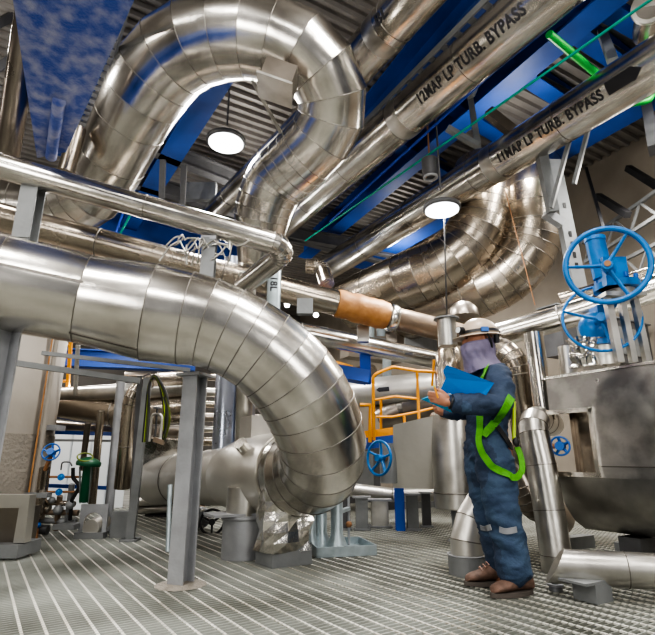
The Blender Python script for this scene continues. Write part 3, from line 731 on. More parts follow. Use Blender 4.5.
# ================================================================ MIDDLE RIGHT BACKGROUND
c = P(415, 455, 5.3)
root = thing('equipment_box', 'plain dull silver sheet box left of the worker', 'box', c)
MB().prism([P(393, 425, 5.2), P(393, 488, 5.2), P(433, 489, 5.2), P(436, 482, 5.2), P(436, 415, 5.2)], (.1, .35, 0)).build('box_cover', 'clad_white', root)
c = P(456, 465, 5.15)
root = thing('clad_vessel', 'upright silver cylinder vessel partly behind the worker', 'vessel', c)
MB().lathe(c, Z, [(.235, -.42), (.24, -.41), (.24, .50), (.22, .53), (.02, .54)], 48, True).build('shell', 'clad_dull', root)
MB().hoop(c-Z*.27, Z, .24, .004, 40, .008).build('band', 'seam', root)
MB().lathe(c+V(.05, .05, 0), Z, [(.12, -.42), (.11, -.72), (.16, -.72), (.16, -.8)], 28).build('leg_skirt', 'steel_grey', root)
g = gz0(401, 531)
root = thing('steel_post', 'bright blue steel post under the silver sheet box', 'post', g)
MB().box(g+Z*.26, (.10, .012, .52)).build('front_flange', 'blue_post', root); MB().box(g+V(0, .09, .26), (.10, .012, .52)).build('rear_flange', 'blue_post', root); MB().box(g+V(0, .045, .26), (.012, .09, .52)).build('web', 'blue_post', root)
pipe('low grey pipe running behind the blue post', [P(330, 487, 6.4), P(392, 495, 6.4), P(436, 494, 6.3)], .085, 'clad_white', 2, .005)
for i, (px, w, h, m) in enumerate([(362, .14, .35, 'steel_grey'), (380, .2, .3, 'clad_dull'), (413, .13, .38, 'steel_grey'), (427, .1, .38, 'steel_dark'), (346, .1, .42, 'steel_dark')]):
    c = PZ(px, 530-(i % 2)*3, 0); r = thing('pipe_stand', ['grey stand second from the left under the low grey pipe', 'dull silver stand between the tray and the blue post', 'grey stand just right of the blue post', 'dark stand beside the silver vessel foot', 'dark stand behind the tray posts'][i], 'stand', c)
    MB().bar(c, c+Z*h, w, w*.7, up=V(0, 1, 0)).build('stand_leg', m, r); MB().box(c+Z*(h+.01), (w*1.5, w, .02)).build('saddle', 'steel_light', r); MB().box(c+Z*.01, (w*1.4, w*1.2, .02)).build('foot_plate', 'steel_grey', r)
# blue handwheel in the back
c = P(379, 458, 5.0); root = thing('gate_valve', 'blue valve handwheel right of the U bend, below the orange railing', 'valve', c)
wheel(root, c, V(-.78, -.62, .05), .165, .013, 'blue_valve', 5, .4)
MB().tube(c, c+V(.12, .25, 0), .03, 12).build('stem', 'rust', root); MB().tube(c+V(.12, .25, -.25), c+V(.12, .25, .15), .09, 20).build('valve_body', 'steel_grey', root)
# platform
c = P(385, 434, 5.6)
root = thing('platform', 'blue steel platform edge with orange toe board below the railing', 'platform', c)
MB().bar(P(363, 444, 5.7), P(440, 436, 5.7), .3, .12).build('platform_beam', 'blue_beam', root)
MB().bar(P(362, 436, 5.6), P(400, 431, 5.6), .02, .10).build('toe_board', 'orange', root)
MB().bar(P(336, 372, 6.5), P(368, 378, 6.5), .3, .16).build('rear_beam', 'blue_post', root)
MB().bar(P(365, 350, 6.6), P(366, 384, 6.6), .14, .14).build('rear_column', 'blue_post', root)
MB().bar(P(334, 363, 6.6), P(352, 368, 6.6), .1, .05).build('rear_toe_board', 'orange', root)
root = thing('safety_railing', 'orange safety railing behind the blue folder', 'railing', P(400, 400, 5.5))
D = 5.5
def rl(pts, r, nm): MB().sweep(pts, r, 10).build(nm, 'orange', root)
rl(fillet([P(374, 440, D), P(373, 375, D), P(393, 367, D), P(418, 371, D), P(436, 372, D)], .08), .018, 'top_rail')
rl([P(375, 400, D), P(395, 396.5, D), P(419, 399, D)], .014, 'middle_rail')
rl([P(376, 417, D), P(392, 417, D), P(417, 412, D), P(438, 407, D)], .014, 'lower_rail')
rl([P(417, 371, D), P(419, 422, D)], .016, 'post'); rl([P(404, 416, D), P(405, 426, D)], .016, 'post')
rl([P(370, 442, D), P(370, 405, D), P(360, 405, D)], .022, 'post')
rl([P(381, 400, D+.3), P(381, 430, D+.3)], .016, 'post'); rl([P(432, 386, D), P(433, 374, D), P(434, 360, D)], .014, 'post')
p0, p1 = P(350, 394, 7.4), P(450, 385, 7.0)
pm = pipe('pale horizontal pipe with black arrow behind the orange railing', [p0, p1], .21, 'clad_white', 1.2, .006)
sa = on_axis(p0, p1, 379); L = (on_axis(p0, p1, 392)-sa).length; h = .06
wrap(*arrow_mesh(L, h, True), p0, p1, .21, sa, .08, 'black_paint', pm, .1, 'arrow')
pipe('dark brown pipe bend below the arrow pipe', [P(378, 420, 7.2), P(402, 410, 7.2), P(440, 402, 7.0)], .2, 'clad_dark', .6, .006, R=.3)
pipe('orange-banded dull pipe seen left of the railing', [P(340, 378, 8), P(372, 372, 7.5)], .12, 'clad_warm', 2, .005)
for i, (px, py0, py1, d) in enumerate([(370, 305, 345, 8), (387, 352, 378, 8), (381, 310, 336, 8.2), (428, 400, 430, 7)]):
    pipe(['upright galvanised pipe behind the taped section', 'upright galvanised pipe above the railing corner', 'second upright galvanised pipe behind the taped section', 'dark upright pipe right of the railing'][i], [P(px, py0, d), P(px, py1, d)], .07, ['galv', 'galv', 'galv', 'clad_dark'][i], 2, .003)
# boxy equipment filling the middle distance
def blob(label, px, py, d, w, h, m, name='equipment_box'):
    c = P(px, py, d); r = thing(name, label, 'equipment', c)
    MB().box(c, (w, .3, h), (B, A, Z)).build('casing', m, r)
    MB().box(c+Z*(h/2), (w*1.06, .34, .02), (B, A, Z)).build('lid', 'steel_grey', r)
    MB().box(c-A*.16, (w*.7, .02, h*.6), (B, A, Z)).build('cover_plate', 'steel_grey', r); return r
blob('grey duct box in the distance left of the taped section', 300, 340, 9, .9, .5, 'steel_dark')
blob('dim duct box under the brown pipe, left of the helmet', 415, 345, 8.6, 1.0, .4, 'clad_dark')
blob('dim brown duct above the railing', 372, 350, 9.2, 1.2, .4, 'wall_paint')
blob('dark cabinet in the distance below the railing', 350, 470, 8.2, 1.0, 1.0, 'steel_dark')
blob('dark cabinet behind the silver stands', 420, 510, 8.5, 1.8, .5, 'steel_dark')
blob('grey distant duct right of the wheel post', 600, 340, 7.5, 2.2, .7, 'steel_dark')

# ================================================================ LEFT BACKGROUND
# rough insulated vessel
cv = gz0(20, 538); vr = .85
root = thing('insulated_vessel', 'rough beige insulated vessel at the left edge', 'vessel', V(cv.x-vr, cv.y+.2, 0))
cc = V(cv.x-vr, cv.y+.2, 0)
MB().lathe(cc, Z, [(vr, 0), (vr, 1.05)], 56).build('rough_lower_shell', 'concrete', root)
MB().lathe(cc, Z, [(vr-.01, 1.05), (vr-.01, 2.2), (vr*.6, 2.4)], 56).build('smooth_upper_shell', 'beige', root)
tag(MB().sweep([cv+V(.02, .0, 0), cv+V(.02, 0, 2.4)], .009, 10).build('upright_conduit', 'tape'), 'rusty orange upright conduit along the beige vessel', 'conduit')
tag(MB().sweep([cv+V(.06, .02, 0), cv+V(.06, 0.02, 2.4)], .026, 12).build('upright_pipe', 'beige'), 'beige upright pipe next to the orange conduit', 'pipe')
# near-left grey frame on a base
c = gz0(0, 556)
root = thing('pump_skid', 'grey framed machine end on a base plate at the lower left edge', 'machine', c)
MB().prism([P(-60, 494, 4.1), P(30, 495, 4.1), P(19, 508, 4.1), P(-60, 508, 4.1)], (0, .1, 0)).build('top_rail', 'clad_white', root)
MB().prism([P(30, 495, 4.1), P(19, 508, 4.1), P(13, 543, 4.1), P(24, 543, 4.1)], (0, .1, 0)).build('side_rail', 'clad_white', root)
MB().prism([P(-60, 508, 4.18), P(22, 508, 4.18), P(15, 545, 4.18), P(-60, 545, 4.18)], (0, .3, 0)).build('side_panel', 'clad_dark', root)
MB().box(P(-30, 548, 4.2), (1.0, .35, .10)).build('base_plate', 'steel_grey', root)
# frame rails
fr = [((42, 353), (190, 370), 5.2, .04), ((8, 362), (140, 381), 4.9, .055), ((40, 440), (118, 441), 6.3, .03)]
fl = ['upper grey rail of the pipe frame at left', 'lower grey rail of the pipe frame, crossing the beige vessel', 'thin grey rail above the green valve']
for (a, b_, d, w), lb in zip(fr, fl): tag(MB().bar(P(*a, d), P(*b_, d+.3), w, w).build('frame_rail', 'steel_grey'), lb, 'rail')
ps = [((121, 380), (107, 532), 5.2, .05, 'steel_light', 'round grey post of the pipe frame, left of the brown elbow'), ((148, 378), (130, 541), 5.0, .04, 'steel_grey', 'grey channel post of the pipe frame under the cable bundle'), ((140, 376), (130, 540), 5.3, .025, 'steel_dark', 'thin dark post just left of the channel post')]
for a, b_, d, w, m, lb in ps:
    g = PZ(*b_, 0); tp2 = W(*a, g.y); r = thing('frame_post', lb, 'post', g)
    if 'round' in lb: MB().tube(g, tp2, w, 14).build('tube', m, r)
    else: MB().bar(g, tp2, w*2, w*1.2, up=V(0, 1, 0)).build('channel', m, r)
    MB().box(g+Z*.01, (.16, .16, .02)).build('foot_plate', 'steel_grey', r)
pipe('brown clad elbow pipe left of the cable bundle', [P(182, 378, 5.9), P(133, 380, 5.6), P(122, 488, 5.5)], .085, 'clad_warm', .6, .004, R=.3)
pipe('silver arched pipe behind the cable bundle', [P(185, 388, 6.6), P(120, 392, 6.6), P(20, 398, 6.8)], .11, 'clad_dull', 1, .005)
pipe('thick dull pipe in the left distance', [P(40, 405, 6.8), P(115, 413, 6.6), P(200, 408, 6.6)], .18, 'clad_warm', 1, .005)
pipe('dull pipe under the thick one in the left distance', [P(40, 425, 7.0), P(200, 432, 7.2)], .08, 'clad_dark', 1, .005)
fpl = ['topmost', 'second', 'third', 'fourth', 'fifth', 'lowest']
for i, (y, m) in enumerate([(378, 'clad_dark'), (393, 'clad_dull'), (405, 'clad_warm'), (418, 'clad_dark'), (430, 'clad_dull'), (442, 'clad_warm')]):
    pipe(f'{fpl[i]} of six thin pipes in the far rack, right of the steel column', [P(125, y-3, 9), P(300, y+2, 9.4)], .06+.02*(i % 2), m, 3, .004, group=None)
tag(MB().bar(P(45, 432, 6.6), P(112, 434, 6.8), .05, .05).build('blue_rail', 'blue_post'), 'thin blue rail above the white partition', 'rail')
tag(MB().bar(P(45, 438, 6.0), P(36, 492, 6.0), .07, .05, up=V(0, 1, 0)).build('blue_post', 'blue_post'), 'slanting blue upright left of the small valves', 'post')
tag(MB().bar(P(33, 485, 7), P(110, 488, 7), .05, .05).build('blue_rail', 'blue_beam'), 'dark blue rail behind the small valves', 'rail')
for i, (x0, y0, x1, y1, r_) in enumerate([(88, 423, 82, 470, .035), (101, 411, 92, 505, .045), (56, 360, 47, 455, .028), (78, 345, 75, 395, .025)]):
    pipe(['dark upright pipe behind the green valve', 'brown upright pipe right of the green valve', 'silver upright pipe above the small handwheel', 'slim silver pipe beside the orange ladder'][i], [P(x0, y0, 6), P(x1, y1, 6)], r_, ['clad_dark', 'clad_warm', 'clad_dull', 'clad_dull'][i], 3, .003)
tag(MB().box(P(50, 428, 5.8), (.26, .2, .06)).build('bracket_plate', 'steel_light'), 'pale bracket plate beside the vessel', 'bracket')
# orange ladder
root = thing('ladder', 'orange ladder far behind the beige vessel', 'ladder', P(55, 370, 7))
for a, b_ in (((60, 340), (56, 396)), ((71, 340), (67, 396))): MB().bar(P(*a, 7), P(*b_, 7), .045, .03, up=V(0, 1, 0)).build('side_rail', 'orange', root)
for k in range(5): MB().tube(P(60-k*.9, 345+k*12, 7), P(71-k*.9, 345+k*12, 7), .018, 8).build('rung', 'orange', root)
ibeam('blue beam in the left distance above the thick dull pipe', P(10, 364, 9.6), P(195, 371, 10.2), .32, .3)
for k in range(3):
    pass
# distant blue light beam pieces
# cable bundle
root = thing('cable_bundle', 'bundle of black and yellow-green cables looping beside the column', 'cables', P(155, 380, 4.9))
for k in range(7):
    o_ = k*1.3
    MB().sweep([Vector(q) for q in catmull([P(143+o_*.5, 442, 4.9), P(146+o_*.4, 410, 4.9), P(149, 385+k*.4, 4.85), P(155, 377-k*.3, 4.85), P(161+o_*.7, 390+k*.8, 4.9), P(165+o_*.5+2*math.sin(k*2), 418, 4.9), P(163+o_*.2, 441, 4.95)], 6)], .013, 8).build('cable', ['black', 'steel_dark', 'yellow_green', 'black', 'olive', 'black', 'steel_dark'][k], root)
MB().box(P(159, 441, 4.95), (.11, .06, .05), (V(.9, 0, -.3), V(0, 1, 0), V(.3, 0, .9))).build('cable_gland', 'brown_pipe', root)
c = P(156, 425, 5.6); root = thing('shackle', 'pale valve yoke standing between the hanging cables', 'valve', c)
MB().sweep(fillet([c+V(-.06, 0, -.18), c+V(-.06, 0, .12), c+V(.06, 0, .12), c+V(.06, 0, -.18)], .05), .016, 10).build('yoke', 'clad_white', root)
MB().tube(c+V(0, 0, -.2), c+V(0, 0, .2), .012).build('stem', 'steel_dark', root); MB().tube(c+Z*.18, c+Z*.2, .05).build('cap', 'steel_grey', root)
# small handwheel upright valve line
c = P(51, 452, 5.2); root = thing('gate_valve', 'small dark blue handwheel valve on an upright pipe beside the vessel', 'valve', c)
wheel(root, c, V(.15, -.9, .25), .085, .008, 'blue_valve_dark', 5, .3)
MB().tube(c+V(-.0, .03, 0), P(45, 470, 5.25), .02, 10).build('stem', 'rust', root)
MB().tube(P(45, 468, 5.3), P(39, 518, 5.3), .055, 20).build('valve_body', 'clad_warm', root)
MB().tube(P(37, 520, 5.3), P(36, 540, 5.2), .02, 10).build('drain_leg', 'rust', root); MB().ball(P(38, 525, 5.2), .03).build('drain_knob', 'blue_valve_dark', root)
MB().box(P(38, 495, 5.25), (.24, .1, .05)).build('clamp', 'steel_grey', root)
for i, (px, py) in enumerate([(61, 477), (59, 492)]):
    c = P(px, py, 5.3); root = thing('needle_valve', ['upper small blue needle valve left of the green valve', 'lower small blue needle valve left of the green valve'][i], 'valve', c)
    MB().torus(c, V(.1, -1, .2), .028, .009, 20).build('rim', 'blue_valve', root); MB().ball(c, .022).build('hub', 'blue_valve', root)
    MB().tube(c+V(-.14, .03, 0), c+V(.2, .03, 0), .012, 8).build('pipe', 'rust', root)
rt = [P(61, 470, 5.35), P(62, 462, 5.35), P(70, 462, 5.35), P(72, 466, 5.35)]
tag(MB().sweep(fillet(rt, .03), .008, 8).build('instrument_tube', 'steel_dark'), 'thin bent instrument tube above the blue needle valves', 'tube')
tag(MB().sweep(fillet([P(73, 468, 5.3), P(73, 478, 5.3), P(80, 486, 5.3), P(72, 500, 5.3), P(70, 520, 5.3)], .05), .02, 8).build('instrument_tube', 'black'), 'black bent hose left of the green valve', 'tube')
# green valve
c = P(89, 462, 5.3); root = thing('control_valve', 'dark green control valve with domed actuator at left', 'valve', c)
MB().lathe(c, V(.1, 0, 1), [(.12, -.04), (.125, -.02), (.125, .0), (.09, .03), (.03, .05)], 28).build('actuator_dome', 'green_valve', root)
MB().tube(c-Z*.03, P(84, 501, 5.3), .05, 18).build('body', 'green_valve', root)
for s in (-1, 1): MB().tube(c+V(s*.06-.02, -.02, -.05), P(84+s*4, 503, 5.3), .01, 8).build('yoke_rod', 'steel_grey', root)
MB().torus(c+V(-.02, -.06, .05), V(.3, -.5, .9), .075, .008, 28, 8).build('signal_loop', 'olive', root)
# valve manifold clutter
root = thing('valve_manifold', 'small rusty valve manifold left of the arched plate', 'valve', P(66, 515, 5.1))
for i, (a, b_, r_, m) in enumerate([((40, 502), (75, 504), .028, 'clad_warm'), ((44, 512), (78, 513), .03, 'brown_pipe'), ((36, 520), (76, 522), .03, 'steel_grey'), ((60, 496), (56, 530), .03, 'brown_pipe'), ((72, 484), (66, 528), .03, 'steel_grey'), ((30, 508), (50, 509), .04, 'clad_dull'), ((28, 528), (48, 530), .05, 'steel_dark')]):
    MB().tube(P(*a, 5.35), P(*b_, 5.35), r_, 12).build('manifold_pipe', m, root)
for px, py, r_ in [(58, 510, .05), (70, 505, .045), (62, 522, .045), (52, 500, .035)]: MB().ball(P(px, py, 5.3), r_).build('valve_body', 'steel_grey', root)
MB().box(P(68, 526, 5.2), (.22, .2, .05)).build('base', 'steel_grey', root)
# arched plate machine
c = P(91, 520, 5.2); g = PZ(91, 538, 0)
root = thing('pump_guard', 'grey arched plate guard with silver drum below the green valve', 'machine', g)
pw = .29; y0 = g.y; poly = []
for x_, z_ in [(-pw/2, 0), (-.10, 0), (-.10, .12)]: poly.append(g+V(x_, 0, z_))
for k in range(9): a = PI-PI*k/8; poly.append(g+V(.10*math.cos(a), 0, .15+.10*math.sin(a)))
for x_, z_ in [(.10, 0), (pw/2, 0), (pw/2, .33), (-pw/2, .33)]: poly.append(g+V(x_, 0, z_))
MB().prism(poly, (0, .03, 0)).build('arched_plate', 'steel_light', root)
MB().tube(g+V(0, .25, .13), g+V(.01, -.06, .10), .085, 24).build('drum', 'clad_white', root)
MB().torus(g+V(0, .02, .15), V(0, 1, 0), .105, .012, 28, 8).build('arch_rim', 'clad', root)
MB().box(g+V(0, -.02, .03), (.30, .1, .06)).build('foot', 'steel_grey', root)
tag(MB().box(PZ(121, 524, .13), (.18, .1, .26)).build('grey_panel', 'steel_grey'), 'plain grey panel between the arched guard and the channel post', 'panel')
for i, (px, py) in enumerate([(150, 500), (155, 508), (165, 515), (175, 508)]):
    pipe(['short pale pipe below the pale elbow', 'short grey pipe below the pale elbow', 'lowest dark pipe below the pale elbow', 'dark pipe left of the steel column'][i], [P(px-18, py+2, 7.2), P(px+28, py, 7.0)], .06, ['clad_white', 'clad_dull', 'steel_dark', 'brown_pipe'][i], 3, .003)
# black handwheel
c = P(212, 522, 5.6); root = thing('gate_valve', 'black handwheel valve on the floor left of the round pedestal', 'valve', c)
wheel(root, c, V(.15, -1, .1), .13, .014, 'black', 3, .5)
MB().tube(c, c+V(-.15, .2, .0), .03).build('stem', 'steel_grey', root)
MB().ball(c+V(-.2, .25, .02), (.14, .1, .12)).build('valve_body', 'steel_grey', root)
for k in range(6):
    a = k*PI/3; MB().tube(c+V(-.2+.1*math.cos(a), .1, .02+.1*math.sin(a)), c+V(-.2+.1*math.cos(a), .3, .02+.1*math.sin(a)), .014, 8).build('bolt', 'clad_dull', root)
pipe('low pale pipe on the floor behind the pedestal', [P(190, 541, 5.6), P(222, 541, 5.5)], .04, 'clad_white', 3, .002)
tag(MB().tube(P(170, 485, 4.6), P(168, 552, 4.3), .022, 10).build('blue_tube', 'galv'), 'light blue upright tube just left of the steel column', 'tube')

# ================================================================ WORKER
def remesh(parts, voxel, name, m, parent, smooth_it=6, disp=None, mfun=None):
    """union of the overlapping volumes as one continuous surface"""
    me = bpy.data.meshes.new('t'); me.from_pydata([tuple(v) for v in parts.v], [], parts.f); me.update()
    o = bpy.data.objects.new('t', me); C.objects.link(o)
    md = o.modifiers.new('r', 'REMESH'); md.mode = 'VOXEL'; md.voxel_size = voxel
    ms = o.modifiers.new('s', 'SMOOTH'); ms.factor = .5; ms.iterations = smooth_it
    dg = bpy.context.evaluated_depsgraph_get(); dg.update()
    ev = bpy.data.meshes.new_from_object(o.evaluated_get(dg)); bpy.data.objects.remove(o)
    if disp:
        ns = [v.normal.copy() for v in ev.vertices]
        for v, nn in zip(ev.vertices, ns): v.co = v.co+nn*disp(v.co, nn)
    mb = MB(); mb.v = [v.co.copy() for v in ev.vertices]; mb.f = [list(p.vertices) for p in ev.polygons]; mb.sm = [True]*len(mb.f)
    mb.mi = [mfun(p.center) if mfun else 0 for p in ev.polygons]
    bpy.data.meshes.remove(ev)
    return mb, mb.build(name, m, parent)
wk = thing('person', 'worker in navy coverall, hard hat and green harness, reading a blue folder', 'person', V(1.18, 3.48, 0))
nearY, farY, midY = 3.36, 3.66, 3.50
neck = W(486, 366, midY); chest = W(492, 392, midY); waist = W(491, 428, midY); hip = W(490, 448, midY)
shL = W(498, 379, 3.33); elL = W(500, 405, 3.20); wrL = W(452, 403, 3.16)
shR = W(496, 374, 3.68); elR = W(480, 408, 3.74); wrR = W(446, 412, 3.50)
hpL = W(497, 450, 3.42); knL = W(502, 510, 3.38); anL = W(514, 572, 3.385)
hpR = W(484, 450, 3.60); knR = W(488, 510, 3.62); anR = W(497, 567, 3.63)
def limb(mb, pts, rs, per=4, n=20, ends=True):
    q = catmull([list(p)+[r] for p, r in zip(pts, rs)], per)
    mb.sweep([Vector(c_[:3]) for c_ in q], [max(c_[3], .004) for c_ in q], n)
    if ends:
        mb.ball(pts[0], rs[0], n, 8); mb.ball(pts[-1], rs[-1], n, 8)
# --- coverall
cv_ = MB()
tor = [W(487, 462, midY), W(487, 448, midY), W(487, 428, midY), W(489, 410, midY), W(490, 392, midY), W(491, 376, midY), W(488, 367, midY)]
cvr = [(.15, .115), (.165, .130), (.15, .125), (.165, .138), (.19, .145), (.17, .11), (.075, .075)]
q = catmull([list(p)+list(r) for p, r in zip(tor, cvr)], 4)
# x axis of the ellipse runs across the shoulders (world y), y axis front to back
cv_.sweep([Vector(c_[:3]) for c_ in q], [(c_[3], c_[4]) for c_ in q], 32, upv=V(1, 0, 0))
limb(cv_, [W(492, 450, 3.42), W(497, 480, 3.39), W(502, 510, 3.38), W(510, 545, 3.38), W(514, 568, 3.385)], [.122, .114, .102, .100, .104])
limb(cv_, [W(482, 450, 3.60), W(484, 480, 3.61), W(488, 510, 3.62), W(495, 545, 3.63), W(498, 563, 3.63)], [.125, .112, .094, .082, .084])
limb(cv_, [W(499, 380, 3.42), shL, W(502, 393, 3.25), elL, W(478, 405, 3.17), W(457, 402, 3.16)], [.09, .086, .08, .074, .066, .054])
limb(cv_, [W(496, 380, 3.58), shR, W(492, 393, 3.72), elR, W(462, 411, 3.62), wrR], [.09, .088, .078, .07, .06, .05])
def folds(p, nn):
    a = noise.noise(V(p.x*7, p.y*7, p.z*9)); b_ = 1-abs(noise.noise(V(p.x*5+3, p.y*6, p.z*9+4*p.x)))*2
    c_ = 1-abs(noise.noise(V(p.x*11, p.y*9+7, p.z*24-6*p.x)))*2
    return .014*a+.014*(b_-.4)+.008*(c_-.4)
def cmat(c_):
    if noise.noise(V(c_.x*5, c_.y*5, c_.z*3)) > -.1+max(0, c_.z-.6)*1.2: return 1
    return 0
cm, cov = remesh(cv_, .011, 'coverall', ['coverall', 'coverall_worn'], wk, 5, folds, cmat)
bvh = BVHTree.FromPolygons([tuple(v) for v in cm.v], cm.f)
# --- body: head, neck, trunk, limbs and hands in one surface
hc = W(479, 341, midY)
bd = MB()
bd.ball(hc, (.098, .08, .118), 28, 18); bd.ball(hc+V(-.035, 0, -.055), (.062, .058, .062), 20, 12)
bd.ball(hc+V(-.105, 0, -.012), (.02, .014, .022), 12, 8)        # nose
bd.sweep([hc+V(-.09, 0, .025), hc+V(-.105, 0, -.015)], [.010, .014], 10)
for s in (-1, 1): bd.ball(hc+V(.01, s*.078, -.008), (.018, .012, .032), 12, 8); bd.ball(hc+V(-.083, s*.03, .012), .014, 10, 8)
limb(bd, [hc+V(.02, 0, -.06), W(487, 362, midY), chest], [.058, .06, .10])
bd.sweep([chest, waist, hip], [.11, .11, .12], 20)
limb(bd, [hpL, knL, anL, anL-Z*.05], [.10, .07, .045, .04]); limb(bd, [hpR, knR, anR, anR-Z*.05], [.10, .07, .045, .04])
limb(bd, [chest, shL, elL, wrL], [.08, .06, .045, .03]); limb(bd, [chest, shR, elR, wrR], [.08, .06, .045, .03])
# left hand: palm + five fingers curled on the folder edge
hx = (W(436, 398, 3.16)-wrL).normalized(); hu = V(0, -.25, 1).normalized(); hn = hx.cross(hu)
def hand(mb, w0, ex, eu, en, side=1):
    pc = w0+ex*.055
    mb.ball(pc, (.05, .020, .038), 18, 12, (ex, en, eu))
    limb(mb, [w0, w0+ex*.03], [.028, .026], 2, 14)
    for k, (o_, L_) in enumerate([(.027, .075), (.010, .082), (-.009, .076), (-.026, .060)]):
        b0 = w0+ex*.088+eu*o_
        p_ = [b0-ex*.02, b0+ex*(L_*.35)+en*side*.006, b0+ex*(L_*.65)+en*side*.022-eu*.004, b0+ex*(L_*.72)+en*side*.044-eu*.006]
        limb(mb, p_, [.0115, .0105, .0095, .0085], 3, 10)
    t0 = w0+ex*.03+eu*.03
    limb(mb, [t0, t0+ex*.03+eu*.02+en*side*.012, t0+ex*.06+eu*.024+en*side*.02], [.015, .0125, .0105], 3, 10)
hand(bd, wrL, hx, hu, hn, 1)
hxR = (W(432, 408, 3.42)-wrR).normalized(); huR = V(0, .3, 1).normalized(); huR = (huR-hxR*huR.dot(hxR)).normalized(); hand(bd, wrR, hxR, huR, hxR.cross(huR), -1)
bm_, body = remesh(bd, .0055, 'body', ['skin'], wk, 3)
# eyes
for s in (-1, 1): MB().ball(hc+V(-.092, s*.03, .014), (.008, .011, .008), 10, 6).build('eye', 'black', wk)
# cuffs
MB().sweep([W(460, 402, 3.155), W(453, 402.5, 3.155)], [.058, .054], 24).build('cuff', 'coverall', wk)
# watch / glove edge
MB().torus(W(451, 402.6, 3.157), hx, .036, .008, 24, 8).build('wrist_strap', 'black', wk)
# face cloth
fc = MB(); rs = []; m_ = 22; n_ = 56
secs = [(-.004, -.012, .106, .088), (-.012, -.035, .112, .092), (-.012, -.07, .112, .090), (-.010, -.11, .108, .088), (.0, -.15, .108, .09), (.015, -.185, .118, .11), (.028, -.21, .128, .135)]
sq = catmull([list(s_) for s_ in secs], 5)
for (ox, oz, ra, rb) in sq:
    ring = []
    for k in range(n_):
        a = 2*PI*k/n_; ca, sa_ = math.cos(a), math.sin(a)
        p = hc+V(ox+ca*ra, sa_*rb, oz+(-.012*max(0, -ca)+.03*max(0, ca) if oz > -.03 else 0) + (-.035*max(0, -ca)*min(1, (-oz-.13)/.06) if oz < -.13 else 0))
        f_ = noise.noise(V(ca*2.2, sa_*2.2, p.z*7))*.020+(1-2*abs(noise.noise(V(ca*3+5, sa_*3, p.z*9+ca*2))))*.013
        p += V(ca, sa_, 0)*f_*min(1, max(.15, -oz*12)); ring.append(p)
    rs.append(ring)
fc.rings(rs, True, False); fo = fc.build('face_cloth', 'cloth_grey', wk)
so = fo.modifiers.new('s', 'SOLIDIFY'); so.thickness = .004
# collar
MB().sweep([Vector(c_) for c_ in catmull([W(489, 371, 3.50)+V(.095*math.cos(a), .10*math.sin(a), .01+.02*math.cos(a)) for a in [k*PI/8 for k in range(17)]], 2)], .022, 10).build('collar', 'coverall', wk)
# hard hat
hh = hc+V(.008, 0, .035); mb = MB(); rs = []
tilt = Matrix.Rotation(math.radians(-4), 3, 'Y')
for i in range(13):
    a = PI/2*i/12; rad = math.cos(a); zz_ = math.sin(a); ring = []
    for k in range(48):
        t_ = 2*PI*k/48; ridge = 1+.035*math.exp(-(math.sin(t_)/.16)**2)*(1 if i > 0 else 0)
        ring.append(hh+tilt @ V(.140*max(rad, .01)*math.cos(t_), .118*max(rad, .01)*math.sin(t_), .132*zz_*ridge))
    rs.append(ring)
mb.rings(rs, True, True)
hat = mb.build('hard_hat', 'helmet', wk)
mb = MB(); rs = []
for j, (ex_, dz) in enumerate([(0, .004), (.5, -.001), (1, -.008), (1.02, -.012), (.5, -.006), (0, -.004)]):
    ring = []
    for k in range(48):
        t_ = 2*PI*k/48; w_ = .012+.045*max(0, -math.cos(t_))**2
        ring.append(hh+tilt @ V((.140+w_*ex_)*math.cos(t_), (.118+.012*ex_+.01*ex_*max(0, -math.cos(t_)))*math.sin(t_), dz))
    rs.append(ring)
mb.rings(rs, True, False, closed=True); mb.build('brim', 'helmet', hat)
mb = MB(); rs = []
for dz, g_ in ((.012, .004), (.034, .002)):
    rs.append([hh+tilt @ V((.142+g_)*math.cos(2*PI*k/48)*math.sqrt(max(0, 1-(dz/.118)**2))+.002*math.cos(2*PI*k/48), (.120+g_)*math.sin(2*PI*k/48)*math.sqrt(1-(dz/.118)**2), dz) for k in range(48)])
mb.rings(rs, True, False); mb.build('headlamp_strap', 'black', hat)
lc = hh+V(-.135, -.05, .030); ho = MB().tube(lc, lc+V(-.035, -.022, -.002), .026, 18).build('headlamp', 'black', hat)
MB().tube(lc+V(-.036, -.023, -.002), lc+V(-.040, -.025, -.002), .021, 18).build('headlamp_lens', 'paper', ho)
MB().box(hh+V(.0, -.125, .022), (.05, .02, .032)).build('lamp_clip', 'blue_valve_dark', hat)
mb = MB(); mb.sweep([Vector(c_) for c_ in catmull([hh+V(.01, -.115, 0), hh+V(.045, -.095, -.05), hh+V(.06, -.06, -.10)], 4)], .008, 8); mb.sweep([hh+V(.1, -.06, -.0), hh+V(.105, -.05, -.06)], .02, 10); mb.build('chin_strap', 'black', hat)
